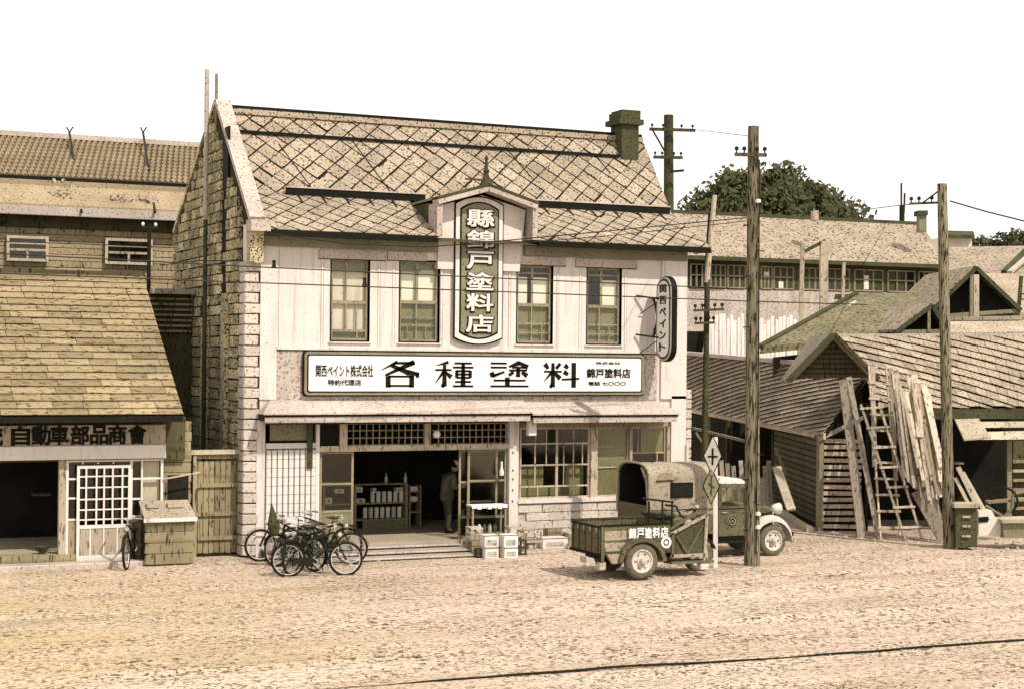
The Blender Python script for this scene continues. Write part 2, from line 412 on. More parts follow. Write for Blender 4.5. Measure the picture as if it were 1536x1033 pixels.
# ================================================================ THE PAINT SHOP
XL = X(366, 0); XR = X(1027, 0, 480)
SHOP = thing('paint_shop', 'two storey paint shop with white plaster front, stone gable and diamond slate roof', 'shop building', (XL, 0, 0))
zE, zK, zR = 6.90, 7.85, 9.86     # eave, change of pitch, ridge
yE, yK, yR, yB = -.45, 1.46, 3.0, 6.9
TW = .36
zLedge = Z(700, 525); zSignT, zSignB = Z(710, 529.5), Z(710, 591.5)
wins = [(497, 553, 389, 511), (600, 658, 392, 512), (776, 828, 399, 514), (881, 931, 402, 515)]
W = []
for a, b, t, bo in wins:
    W.append((X(a, 0, 450), X(b, 0, 450), Z((a + b) / 2, bo), Z((a + b) / 2, t)))
zW0 = sum(q[2] for q in W) / 4; zW1 = sum(q[3] for q in W) / 4
# --- upper front wall: piers between the windows
mb = MB(); edges = [XL + .02] + [v for q in W for v in (q[0], q[1])] + [XR]
for i in range(0, len(edges), 2): mb.box(edges[i], edges[i + 1], 0, .25, 2.95, 7.02)
for q in W:
    mb.box(q[0], q[1], 0, .25, 2.95, zW0); mb.box(q[0], q[1], 0, .25, zW1, 7.02)
mb.build('front_wall', 'plaster', SHOP)
# raised flat strips and battens in the plaster
for px in (416, 483, 568, 590, 662, 752, 764, 836, 870, 938):
    x = X(px, 0, 460); boxpart('batten', 'plaster', SHOP, x - .022, x + .022, -.018, 0, zLedge + .03, zW1 + .18)
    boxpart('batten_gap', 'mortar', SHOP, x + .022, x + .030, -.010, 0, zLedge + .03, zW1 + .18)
boxpart('corner_strip', 'plaster', SHOP, X(389), X(414), -.03, 0, zSignB - .1, zE + .1)
boxpart('corner_pilaster', 'plaster', SHOP, X(990), XR + .03, -.06, 0, zSignB - .1, zE + .1)
boxpart('string_course', 'plaster', SHOP, X(414), X(990), -.06, 0, zLedge - .03, zLedge + .03)
boxpart('string_course_shade_strip', 'mortar', SHOP, X(414), X(990), -.03, 0, zLedge - .055, zLedge - .03)  # solid dark strip painted as the shadow under the string course
for a, b, z in ((478, 579, 383), (581, 640, 385), (700 + 60, 848, 392), (863, 955, 396)):
    zz = Z((a + b) / 2, z); boxpart('lintel', 'concrete', SHOP, X(a, 0, 383), X(b, 0, 383), -.05, 0, zz - .09, zz + .09)
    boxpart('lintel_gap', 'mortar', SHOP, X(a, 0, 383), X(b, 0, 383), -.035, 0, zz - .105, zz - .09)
# --- windows
def window(parent, x0, x1, z0, z1, y, panels, bars, frame='window_wood', name='window', fw=.05, depth=.1, backs=(), outline=True):
    w_ = MB()
    for a, b, c, d in ((x0, x0 + fw, z0, z1), (x1 - fw, x1, z0, z1), (x0 + fw, x1 - fw, z0, z0 + fw), (x0 + fw, x1 - fw, z1 - fw, z1)): w_.box(a, b, y, y + .06, c, d)
    fr = w_.build(name, frame, parent)
    if outline:
        o_ = MB(); e = .03
        for a, b, c, d in ((x0 - e, x0, z0 - e, z1 + e), (x1, x1 + e, z0 - e, z1 + e), (x0, x1, z0 - e, z0), (x0, x1, z1, z1 + e)): o_.box(a, b, y - .06, y + .055, c, d)
        o_.build('reveal_shade', 'ink', fr)  # ink lining paints the recess shadow round the window frame
    W_, H_ = x1 - x0, z1 - z0
    for kind, p, q, r, t in bars:      # ('v', at, from, to, width)
        if kind == 'v': boxpart('muntin', frame, fr, x0 + W_ * p - t / 2, x0 + W_ * p + t / 2, y + .012, y + .05, z0 + H_ * q, z0 + H_ * r)
        else: boxpart('rail', frame, fr, x0 + W_ * q, x0 + W_ * r, y + .008, y + .054, z0 + H_ * p - t / 2, z0 + H_ * p + t / 2)
    boxpart('pane', 'glass', fr, x0 + fw, x1 - fw, y + .028, y + .034, z0 + fw, z1 - fw)
    for m_, u0, u1, v0, v1 in backs:
        boxpart('blind', m_, fr, x0 + W_ * u0, x0 + W_ * u1, y + depth, y + depth + .01, z0 + H_ * v0, z0 + H_ * v1)
    return fr
cfgs = [
 ([('h', .47, 0, 1, .07), ('v', .42, .12, 1, .035), ('h', .86, 0, 1, .03), ('h', .12, 0, 1, .05), ('v', .7, .12, .47, .02), ('v', .72, 0, .12, .03)],
  [('plaster', .03, .97, .12, .86), ('blind', .03, .97, .0, .12), ('blind', .03, .97, .86, 1)]),
 ([('h', .49, 0, 1, .07), ('v', .46, .49, 1, .06), ('h', .88, 0, 1, .03), ('h', .2, 0, 1, .03), ('v', .45, 0, .49, .03), ('h', .3, 0, 1, .02), ('v', .22, 0, .2, .02), ('v', .7, 0, .2, .02)],
  [('sign_white', .03, .97, .5, .88), ('blind', .03, .97, 0, .47), ('blind', .03, .97, .88, 1)]),
 ([('h', .49, 0, 1, .07), ('v', .46, .49, 1, .05), ('h', .9, 0, 1, .03), ('h', .25, 0, 1, .03), ('h', .13, 0, 1, .02), ('v', .45, 0, .49, .03), ('v', .75, 0, .25, .02)],
  [('sign_white', .03, .36, .5, .85), ('sign_white', .48, .97, .5, .85), ('blind', .03, .97, 0, .47)]),
 ([('h', .49, 0, 1, .07), ('v', .45, .49, 1, .06), ('h', .9, 0, 1, .03), ('h', .25, 0, 1, .03), ('h', .13, 0, 1, .02), ('v', .4, 0, .49, .03), ('v', .7, 0, .25, .02)],
  [('sign_white', .5, .97, .5, .84), ('blind', .03, .97, 0, .47)])]
for (x0, x1, z0, z1), (bars, backs) in zip(W, cfgs):
    fr = window(SHOP, x0, x1, zW0, zW1, .06, None, bars, backs=backs)
    boxpart('sill', 'plaster', fr, x0 - .06, x1 + .06, -.05, .06, zW0 - .06, zW0 - .032)
# room behind the upper windows
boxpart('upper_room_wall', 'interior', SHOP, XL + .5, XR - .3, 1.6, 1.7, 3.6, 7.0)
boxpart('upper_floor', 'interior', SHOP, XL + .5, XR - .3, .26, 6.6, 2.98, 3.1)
# --- eaves soffit
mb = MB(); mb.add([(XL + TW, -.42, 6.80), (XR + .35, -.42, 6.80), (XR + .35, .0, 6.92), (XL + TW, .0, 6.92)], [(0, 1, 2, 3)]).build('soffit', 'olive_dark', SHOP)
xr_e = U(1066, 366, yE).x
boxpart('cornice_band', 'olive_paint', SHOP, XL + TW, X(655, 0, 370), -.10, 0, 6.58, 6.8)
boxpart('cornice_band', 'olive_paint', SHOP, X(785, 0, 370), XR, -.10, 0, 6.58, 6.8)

# --- roof
def roof_part(name, pts): return MB().prism(pts, (0, 0, -.10)).build(name, 'roof_gap', SHOP)
xl_r = XL + .30; xr_r = xr_e
DY = -.30
dx0, dx1 = U(661, 330, DY).x, U(796, 330, DY).x; dxm = U(729, 300, DY).x
gL, gR = dx0 - .13, dx1 + .12
for a, b in ((xl_r, gL), (gR, xr_r)): roof_part('roof_deck', [(a, yE, zE), (b, yE, zE), (b, yK, zK), (a, yK, zK)])
roof_part('roof_deck', [(xl_r, yK, zK), (xr_r, yK, zK), (xr_r, yR, zR), (xl_r, yR, zR)])
roof_part('roof_deck', [(xl_r, yR, zR), (xr_r, yR, zR), (xr_r, 6.9, 7.2), (xl_r, 6.9, 7.2)])
for _a, _b in ((XL + TW + .02, gL), (gR, xr_e)): boxpart('eaves_gutter', 'ink', SHOP, _a, _b, yE - .05, yE + .05, zE - .13, zE - .045)
def diamonds(nu, nv):
    out = []
    for j in range(-1, 2 * nv + 2):
        for i in range(-1, nu + 1):
            cu = (i + (.5 if j % 2 else 0)) / nu; cv = j / (2 * nv)
            g = .915; a, b = .5 / nu * g, .5 / nv * g; k_ = random.gauss(0, .035); q_ = random.gauss(0, .03)
            if random.random() < .03: k_ = random.choice((-.16, .14))
            cu += q_ * .3 / nu; cv -= abs(k_) * .35 / nv; out.append([(cu - a, cv + k_ * b), (cu + k_ * a, cv - b), (cu + a, cv - k_ * b), (cu - k_ * a, cv + b)])
    return out
dl = lambda c, p: max(0, min(1, (c[1] - p[1]) * 8))
lay(SHOP, 'slate', 'slate', [(xl_r, yK, zK), (xr_r, yK, zK), (xr_r, yR, zR), (xl_r, yR, zR)], diamonds(21, 5), .014, .014, dl, limit=230)
lay(SHOP, 'slate', 'slate', [(xl_r, yE, zE), (gL, yE, zE), (gL, yK, zK), (xl_r, yK, zK)], diamonds(8, 4), .014, .014, dl, limit=35)
lay(SHOP, 'slate', 'slate', [(gR, yE, zE), (xr_r, yE, zE), (xr_r, yK, zK), (gR, yK, zK)], diamonds(9, 4), .014, .014, dl, limit=30)
boxpart('ridge_cap', 'ink', SHOP, xl_r, xr_r - .05, yR - .10, yR + .10, zR - .02, zR + .10)
boxpart('ridge_board', 'slate', SHOP, xl_r, xr_r - .05, yR - .16, yR - .10, zR - .10, zR + .02)
# snow bars: one below the ridge, two along the change of pitch
def on_upper(t): return (yK + (yR - yK) * t, zK + (zR - zK) * t)
y1, z1 = on_upper(.70)
boxpart('snow_bar', 'ink', SHOP, xl_r + .1, xr_r - .9, y1 - .06, y1 - .02, z1 + .02, z1 + .09)
for (a, b) in ((428, 637), (796, 1004)):
    xa, xb = U(a, 300, yK - .1).x, U(b, 318, yK - .1).x
    sb = MB().box(xa, xb, yK - .14, yK - .10, zK - .02, zK + .13).build('snow_bar', 'ink', SHOP)
    boxpart('snow_bar_lit_top', 'concrete', sb, xa, xb, yK - .16, yK - .06, zK + .13, zK + .16)  # pale strip paints the sunlit top of the dark bar
    n = 6
    for i in range(n):
        x = xa + (xb - xa) * (i + .5) / n
        MB().bar((x, yK - .5, zK - .22), (x, yK - .10, zK + .02), .03, .02).build('bracket', 'metal_dark', sb)
for px, py, qx, qy in ((418, 218, 470, 288), (527, 212, 590, 296), (640, 180, 640, 212), (762, 228, 800, 272), (890, 232, 915, 262)):
    def onroof(px, py):
        d = ray(px, py)
        for (ya, za, yb, zb) in ((yK, zK, yR, zR), (yE, zE, yK, zK)):
            nrm = Vector((0, -(zb - za), yb - ya)); t = nrm.dot(Vector((0, ya, za)) - CAM) / nrm.dot(d); p = CAM + d * t
            if ya - .02 <= p.y <= yb + .05: return p + Vector((0, -.02, .03))
        return p
    MB().tube(onroof(px, py), onroof(qx, qy), .011, n=6).build('roof_wire', 'metal_dark', SHOP)
# --- chimney at the right end of the ridge
c0 = U(939, 235, yR)
cx = c0.x - .15
ch = MB().box(cx - .24, cx + .24, yR - .5, yR + .1, 9.2, 10.13).build('chimney', 'olive_dark', SHOP)
boxpart('chimney_collar', 'olive_dark', ch, cx - .35, cx + .33, yR - .60, yR + .20, 10.13, 10.26)
boxpart('chimney_neck', 'olive_dark', ch, cx - .28, cx + .27, yR - .53, yR + .13, 10.26, 10.44)
boxpart('chimney_head', 'olive_dark', ch, cx - .22, cx + .30, yR - .48, yR + .12, 10.44, 10.5)
# --- gable wall of stone
prof = [(0.02, 0), (yB, 0), (yB, 7.35), (2.85, 9.9), (0.02, 7.25)]
MB().prism([(XL + .07, y, z) for y, z in prof], (TW - .07, 0, 0)).build('gable_wall', 'mortar', SHOP)
def gable_top(y): return 7.25 + (9.9 - 7.25) * (y - .02) / 2.83 if y < 2.85 else 9.9 + (7.35 - 9.9) * (y - 2.85) / (yB - 2.85)
cands = []; rr = random.Random(11); z = 0.03; row = 0
while z < 9.9:
    h = .232; y = .42 + (row % 2) * .12
    if z < 7.4: y = .42 + (row % 2) * .12
    else: y = max(.42, .02 + (z + h - 7.25) / 2.65 * 2.83)
    while y < yB - .1:
        wdt = rr.uniform(.22, .5); y2 = min(y + wdt, yB)
        if not (1.62 < (y + y2) / 2 < 2.12 and z > 1.9) and z + h < gable_top(max(y, min(y2, 2.85))) and z + h < gable_top(y) and z + h < gable_top(y2): cands.append((y, y2, z, z + h, rr.randrange(4), rr.uniform(0, .05)))
        y = y2
    z += h; row += 1
cands.sort(key=lambda q: -(q[1] - q[0]) / (33 + q[0]) ** 2)
rest = MB()
for i, (a, b, c, d, v, pr) in enumerate(cands):
    if i < 260: piece('stone', 'stone', SHOP, XL - .0 - pr, XL + .1, a + .014, b - .014, c + .014, d - .014, .05, v)
    else: rest.box(XL - pr, XL + .1, a + .015, b - .015, c + .015, d - .015)
if rest.v: props(rest.build('small_stones', 'stone', SHOP), kind='stuff')
boxpart('flue_chase', 'ink', SHOP, XL + .02, XL + .069, 1.63, 2.11, 1.9, 9.3)
# buttress strips and pipes up the gable
boxpart('gable_strip', 'stone', SHOP, XL - .12, XL - .02, 3.05, 3.45, 0, 5.1)
boxpart('gable_strip', 'stone', SHOP, XL - .12, XL - .02, 1.25, 1.6, 0, 5.6)
boxpart('recess_shade', 'ink', SHOP, XL - .03, XL + .0, 3.5, 3.75, 1.5, 5.6)  # raised ink strip painted as the shade of a recess
def gp(px, py, xo=XL - .12): return PX(px, py, xo)
p = gp(312, 105); q = gp(309, 330)
MB().tube((XL - .14, p.y, p.z), (XL - .14, p.y, q.z), .055).build('vent_pipe', 'concrete', SHOP)
MB().tube((XL - .14, p.y, q.z), (XL - .14, p.y, .9), .05).build('vent_pipe', 'olive_dark', SHOP)
MB().tube((XL + .05, p.y - .12, p.z - .1), (XL + .05, p.y - .12, 9.2), .035).build('vent_pipe', 'olive_paint', SHOP)
# coping along the rake
def coping(y0, z0, y1, z1, m_='quoin', n=9):
    for i in range(n):
        a, b = i / n, (i + .985) / n
        beampiece('coping_stone', m_, SHOP, (XL + .17, y0 + (y1 - y0) * a, z0 + (z1 - z0) * a), (XL + .17, y0 + (y1 - y0) * b, z0 + (z1 - z0) * b), .42, .13, up=(1, 0, 0)) if False else \
        MB().bar((XL + .17, y0 + (y1 - y0) * a, z0 + (z1 - z0) * a), (XL + .17, y0 + (y1 - y0) * b, z0 + (z1 - z0) * b), .34, .11, up=(0, 0, 1)).build('coping_stone', m_, SHOP)
coping(-.30, 7.12, 2.8, 10.0, 'concrete'); coping(yB + .2, 7.3, 2.9, 10.0, 'stone')
boxpart('kneeler', 'concrete', SHOP, XL + .0, XL + .42, -.46, -.05, 6.86, 7.10)
boxpart('kneeler_base', 'stone', SHOP, XL + .05, XL + .34, -.22, -.0, 6.2, 6.86)
# toothed quoin stones up the left of the front
zq = .03; i = 0; wq = X(388, 0, 600) - XL
while zq < 6.2:
    h = .222
    piece('quoin_stone', 'quoin', SHOP, XL - .015, XL + wq - (.0 if i % 2 else .035), -.045, .40 + (.1 if i % 2 else 0), zq + .008, zq + h - .012, .03, i % 4); zq += h; i += 1
boxpart('quoin_backing', 'mortar', SHOP, XL + .02, XL + wq + .02, -.005, .0, 0, 6.2)
# toothed stones up the right corner below the canopy
zq = .03; i = 0
while zq < 3.4:
    h = .235; piece('quoin_stone', 'quoin', SHOP, XR + .03, XR + .22, .0, .5, zq + .012, zq + h - .014, .03, i % 4); zq += h; i += 1
boxpart('end_wall', 'plaster_old', SHOP, XR - .2, XR + .02, .26, yB, 0, 7.2)
MB().prism([(XR - .2, y, z) for y, z in ((.26, 7.2), (yB, 7.2), (3.0, 9.7), (1.46, 7.75))], (.2, 0, 0)).build('end_gable', 'plaster_old', SHOP)
boxpart('back_wall', 'plaster_old', SHOP, XL + TW, XR - .2, yB - .2, yB, 0, 7.2)

# --- dormer gable carrying the upright sign
dz0 = Z(660, 355, DY)
zs = Z(658, 304, DY); zp = Z(730, 284, DY)
MB().prism([(dx0 + .03, -.08, dz0 - .7), (dx1 - .16, -.08, dz0 - .7), (dx1 - .03, -.08, zs - .05), (dxm, -.08, zp - .12), (dx0 + .03, -.08, zs - .05)], (0, .4, 0)).build('dormer_face', 'plaster', SHOP)
def dormer_bar(p, q, th=.16, m_='concrete', yy=DY): return MB().bar((p[0], yy, p[1]), (q[0], yy, q[1]), .34, th, up=(0, 0, 1)).build('dormer_moulding', m_, SHOP)
dormer_bar((dx0 - .12, zs), (dxm, zp), .11); dormer_bar((dxm, zp), (dx1 + .10, zs), .11)
dormer_bar((dx0 - .14, zs + .09), (dxm, zp + .09), .05, 'olive_dark', DY - .02); dormer_bar((dxm, zp + .09), (dx1 + .12, zs + .09), .05, 'olive_dark', DY - .02)
boxpart('dormer_post', 'concrete', SHOP, dx0 - .13, dx0 + .0, -.42, .1, dz0, zs - .02)
boxpart('dormer_post', 'concrete', SHOP, dx1 - .0, dx1 + .12, -.42, .1, dz0, zs - .02)
for s0, xa in ((-1, dx0 - .16), (1, dx1 + .15)):     # dormer roof slopes running back into the main roof
    back = 2.25; bm_ = MB().prism([(dxm, DY + .16, zp + .06), (xa, DY + .16, zs + .06), (xa, 1.25, zs + .06 - .02), (dxm, 1.9, zp + .06)], (0, 0, .05)).build('dormer_roof', 'olive_paint', SHOP)
boxpart('dormer_cheek', 'olive_dark', SHOP, dx0 - .13, dx0 + .02, .1, 1.5, zE - .1, zs + .02)
boxpart('dormer_cheek', 'olive_dark', SHOP, dx1 - .02, dx1 + .12, .1, 1.5, zE - .1, zs + .02)
fz = zp + .12
fin = MB().lathe((dxm, DY, fz), [(.0, -.05), (.16, -.05), (.10, .08), (.05, .22), (.075, .28), (.04, .34), (.03, .52), (.05, .56), (.02, .62), (.0, .64)], n=10).build('finial', 'olive_dark', SHOP, smooth=True)
MB().box(dxm - .5, dxm - .02, DY - .03, DY + .03, fz + .06, fz + .10).build('finial_bar', 'olive_dark', SHOP)
# upright shield sign
sx0, sx1 = U(692, 400, -.14).x, U(746, 400, -.14).x; szb = Z(718, 497, -.14); szt = Z(718, 316, -.14); sxm = (sx0 + sx1) / 2; hw = (sx1 - sx0) / 2
def shield(grow, y, top_r=.16, bot_r=.14):
    g = grow; pts = []; n = 12
    for i in range(n + 1):
        t = i / n * 2 - 1; pts.append((sxm + t * (hw + g), y, szt + g + top_r * (1 - t * t)))
    for i in range(n + 1):
        t = 1 - i / n * 2; pts.append((sxm + t * (hw + g), y, szb - g - bot_r * (1 - t * t)))
    return pts
SIGNV = thing('upright_sign', 'tall dark shield sign with raised white characters under the little gable', 'shop sign', (sxm, -.08, szb))
MB().prism(shield(.13, -.125), (0, .045, 0)).build('border', 'white_paint', SIGNV)
MB().prism(shield(.16, -.105), (0, .024, 0)).build('border_shade_ring', 'ink', SIGNV)  # ink ring painted as the shadow round the white border
MB().prism(shield(.035, -.132), (0, .007, 0)).build('border_line', 'ink', SIGNV)
MB().prism(shield(-.0, -.146), (0, .014, 0)).build('board', 'olive_paint', SIGNV)
chs = '縣錦戸塗料店'; tot = szt - szb + .12; ch_h = tot / 6
for i, c in enumerate(chs):
    cz = szt + .06 - (i + .5) * ch_h
    lettering(c, 'ink', SIGNV, (sxm + .012, -.150, cz - .012), hw * 1.66, ch_h * .95, name='character_edge', bold=.045, ext=.01)
    lettering(c, 'white_paint', SIGNV, (sxm, -.175, cz), hw * 1.5, ch_h * .84, name='character', bold=.02, ext=.02)

# --- long sign board
bx0, bx1 = X(457, -.15, 560), X(966, -.15, 560)
SG = thing('long_sign_board', 'long white horizontal sign board with four big black characters over the canopy', 'shop sign', ((bx0 + bx1) / 2, 0, zSignB))
def rrect(x0, x1, z0, z1, y, r=.09):
    pts = []
    for cx_, cz_, a0 in ((x1 - r, z1 - r, 0), (x0 + r, z1 - r, 90), (x0 + r, z0 + r, 180), (x1 - r, z0 + r, 270)):
        for k in range(5): t = rad(a0 + k * 22.5); pts.append((cx_ + r * math.cos(t), y, cz_ + r * math.sin(t)))
    return pts
MB().prism(rrect(bx0 - .03, bx1 + .03, zSignB - .03, zSignT + .03, -.10), (0, .04, 0)).build('backing', 'ink', SG)
MB().prism(rrect(bx0, bx1, zSignB, zSignT, -.15), (0, .05, 0)).build('frame', 'olive_paint', SG)
i_ = .085
MB().prism(rrect(bx0 + i_ - .03, bx1 - i_ + .03, zSignB + i_ - .03, zSignT - i_ + .03, -.156, .04), (0, .005, 0)).build('inner_line', 'ink', SG)
MB().prism(rrect(bx0 + i_, bx1 - i_, zSignB + i_, zSignT - i_, -.164, .04), (0, .007, 0)).build('board', 'sign_white', SG)
SY = -.168
def strokes(c, x0, z0, wx, wz, parent):
    """brush-like block characters: polygons in a unit box (thin level strokes, thick uprights)"""
    mb = MB()
    def pl(*q): mb.prism([(x0 + a * wx, SY - .004, z0 + b * wz) for a, b in q], (0, .006 + .0006 * (len(mb.f) % 5), 0))
    def ln(a, b, c_, d, w0, w1=None):
        w1 = w0 if w1 is None else w1; v = Vector((c_ - a, 0, d - b)); n_ = Vector((-(d - b) * wz, (c_ - a) * wx, 0)); L = n_.length or 1
        nx, nz = n_.x / L, n_.y / L
        nx /= wx; nz /= wz
        pl((a - nx * w0 / 2, b - nz * w0 / 2), (c_ - nx * w1 / 2, d - nz * w1 / 2), (c_ + nx * w1 / 2, d + nz * w1 / 2), (a + nx * w0 / 2, b + nz * w0 / 2))
    t, T = .045, .115      # thin, thick (metres)
    for s_ in c: ln(*s_[:4], *[{'t': t, 'T': T, 'm': .075, '0': .012}[k] for k in s_[4]])
    return mb.build('character', 'ink', parent)
C1 = [(.42, .98, .0, .66, 'm0'), (.33, .93, .88, .93, 'tm'), (.86, .97, .10, .46, 'Tt'), (.26, .84, .72, .56, 'mT'), (.70, .58, 1.0, .50, 'Tm'),
      (.16, .42, .84, .42, 'tt'), (.18, .42, .18, .0, 'TT'), (.80, .44, .80, .0, 'TT'), (.18, .06, .82, .06, 'tt'), (.94, .52, .96, .38, 'mm')]
C2 = [(.34, .98, .02, .84, 'm0'), (.0, .68, .42, .68, 'tt'), (.24, .88, .24, .04, 'mT'), (.22, .62, .0, .16, 'm0'), (.26, .60, .42, .40, 'tT'), (.24, .04, .16, .10, 'mm'),
      (.50, .94, .96, .94, 'tt'), (.46, .78, 1.0, .78, 'tt'), (.54, .64, .92, .64, 'tt'), (.56, .66, .56, .38, 'mm'), (.92, .66, .92, .38, 'mm'), (.56, .51, .92, .51, 'tt'), (.56, .38, .92, .38, 'tt'),
      (.73, .96, .73, .04, 'mT'), (.52, .22, .94, .22, 'tt'), (.46, .05, 1.0, .05, 'tt')]
C3 = [(.0, .95, .42, .95, 'tt'), (.0, .79, .42, .79, 'tt'), (.02, .60, .06, .44, 'TT'), (.36, .62, .04, .44, 'tm'), (.76, .98, .48, .82, 'Tt'), (.74, .98, .98, .80, 'mT'), (.56, .79, .92, .79, 'tt'), (.48, .68, .96, .68, 'tt'),
      (.72, .82, .72, .42, 'mT'), (.60, .62, .48, .48, 'mm'), (.82, .62, .96, .46, 'mT'), (.44, .40, .44, .06, 'TT'), (.08, .28, .92, .28, 'tt'), (.0, .05, 1.0, .05, 'tt')]
C4 = [(.02, .94, .12, .76, 'Tm'), (.46, .96, .34, .76, 'mm'), (.0, .64, .50, .64, 'tt'), (.25, .98, .25, .02, 'mT'), (.22, .62, .0, .24, 'm0'), (.30, .58, .46, .36, 'mT'), (.24, .03, .16, .08, 'mm'),
      (.58, .90, .68, .78, 'Tm'), (.56, .64, .68, .52, 'Tm'), (.50, .32, 1.0, .36, 'tt'), (.84, 1.0, .84, .0, 'TT')]
for pts, a, b in ((C1, 572, 629), (C2, 653, 710), (C3, 736, 793), (C4, 816, 869)):
    xa, xb = X(a, SY, 560), X(b, SY, 560); zc = (zSignT + zSignB) / 2 - .01
    strokes(pts, xa, zc - .285, xb - xa, .57, SG)
zc = (zSignT + zSignB) / 2
lettering('関西ペイント株式会社', 'ink', SG, (X(517, SY), SY - .002, zc + .06), X(560, SY) - X(474, SY), .26, bold=.008)
lettering('特約代理店', 'ink', SG, (X(517, SY), SY - .002, zc - .19), X(541, SY) - X(491, SY), .13, bold=.01)
lettering('株式会社', 'ink', SG, (X(912, SY), SY - .002, zc + .27), X(931, SY) - X(894, SY), .06, bold=.0)
lettering('錦戸塗料店', 'ink', SG, (X(913, SY), SY - .002, zc + .04), X(946, SY) - X(880, SY), .22, bold=.02)
lettering('電話 七〇〇〇', 'ink', SG, (X(911, SY), SY - .002, zc - .20), X(940, SY) - X(884, SY), .09, bold=.01)
# plaster field behind the sign
boxpart('sign_field', 'plaster_old', SHOP, X(414), X(985), -.02, .0, zSignB - .12, zLedge - .055)

# --- canopy
zc0 = Z(700, 599); CY = -.62; zcf = Z(700, 618, CY)
cxl, cxr = U(396, 618, CY).x, U(1020, 612, CY).x; xm = X(783)
for a, b, dz in ((cxl, xm, 0.0), (xm, cxr, -.045)):
    la = a + .28 if a == cxl else a; rb = b - .22 if b == cxr else b
    pr = MB().add([(a, CY, zcf + dz), (b, CY, zcf + dz), (rb, -.03, zc0 + dz), (la, -.03, zc0 + dz), (a, CY, zcf + dz - .03), (b, CY, zcf + dz - .03), (b, -.03, zcf + dz - .03), (a, -.03, zcf + dz - .03)],
                  [(0, 1, 2, 3), (4, 7, 6, 5), (0, 4, 5, 1), (1, 5, 6, 2), (3, 2, 6, 7), (0, 3, 7, 4)]).build('canopy', 'concrete', SHOP)
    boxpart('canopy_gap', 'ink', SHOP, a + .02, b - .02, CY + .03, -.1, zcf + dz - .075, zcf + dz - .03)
    boxpart('canopy_fascia', 'concrete', SHOP, a + .04, b - .04, CY + .05, CY + .10, zcf + dz - .20, zcf + dz - .075)
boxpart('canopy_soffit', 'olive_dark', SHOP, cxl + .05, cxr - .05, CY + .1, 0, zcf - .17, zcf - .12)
zT = zcf - .26            # top of the openings
# --- ground floor
xp0, xp1 = X(387), X(398)                      # left post
boxpart('post', 'plaster', SHOP, xp0 - .02, xp1, -.04, .2, 0, zT + .1)
boxpart('lintel_beam', 'olive_dark', SHOP, xp1, X(1006), .02, .22, zT, 2.95)
FLR = .2
zTr = Z(620, 675); zTr2 = Z(620, 668)
xa, xb = X(400), X(476)
boxpart('shutter_frame', 'white_paint', SHOP, xa, xb, .0, .06, Z(438, 672), Z(438, 664))
boxpart('transom_panel', 'olive_paint', SHOP, xa + .1, xb - .12, .04, .09, Z(438, 662), zT)
boxpart('transom_edge', 'ink', SHOP, xa + .1, xb - .12, .03, .035, Z(438, 663), Z(438, 660))
n = 9
for i in range(n):
    x0 = xa + (xb - xa) * i / n; boxpart('shutter_slat', 'white_paint', SHOP, x0 + .012, x0 + (xb - xa) / n - .012, -.02, .05, FLR + .35, Z(438, 673) - .02, bevel=.01)
for i in range(1, 9): z_ = FLR + .35 + i * (Z(438, 673) - FLR - .37) / 9; boxpart('shutter_joint', 'old_wood', SHOP, xa + .02, xb - .02, -.023, -.019, z_ - .004, z_ + .004)
boxpart('shutter_back', 'plaster_old', SHOP, xa, xb, .05, .08, FLR, Z(438, 673))
boxpart('shutter_sill', 'white_paint', SHOP, xa, xb, -.04, .04, FLR + .2, FLR + .34)
boxpart('hanging_board', 'olive_dark', SHOP, X(461), X(469), -.06, -.03, Z(465, 702), zT)
boxpart('door_post', 'white_paint', SHOP, X(475), X(480), -.03, .12, FLR, zT)
# transom: beam, stiles and lattice
xt0, xt1 = X(480), X(764)
boxpart('transom_beam', 'pale_wood', SHOP, xt0, xt1, -.02, .12, zTr, zTr2 + .02)
for a, b in ((511, 522), (638, 647)): boxpart('transom_stile', 'pale_wood', SHOP, X(a), X(b), -.01, .1, zTr2, zT)
def lattice(a, b, nv, nh, z0, z1, y=.03, m_='window_wood', t=.022, parent=SHOP):
    fr = MB().box(a, b, y, y + .02, z0, z0 + t).box(a, b, y, y + .02, z1 - t, z1).build('lattice', m_, parent)
    for i in range(1, nv): x = a + (b - a) * i / nv; boxpart('lattice_bar', m_, fr, x - t / 2, x + t / 2, y - .005, y + .015, z0 + t, z1 - t)
    for j in range(1, nh): z = z0 + (z1 - z0) * j / nh; boxpart('lattice_bar', m_, fr, a, b, y + .016, y + .03, z - t / 2, z + t / 2)
lattice(X(522), X(638), 12, 3, zTr2 + .02, Z(580, 634)); lattice(X(650), X(762), 12, 3, zTr2 + .02, Z(700, 634))
boxpart('transom_window', 'interior', SHOP, X(481), X(510), .05, .07, zTr2 + .02, zT)
MB().lathe(Vector((X(652), -.16, Z(652, 650))), [(0, -.085), (.05, -.075), (.085, -.02), (.085, .02), (.05, .075), (.0, .085)], n=14).build('globe_lamp_shade', 'porcelain', SHOP, smooth=True)
MB().tube((X(652), -.16, Z(652, 643)), (X(652), -.02, Z(652, 638)), .02).build('globe_lamp_bracket', 'metal_dark', SHOP)
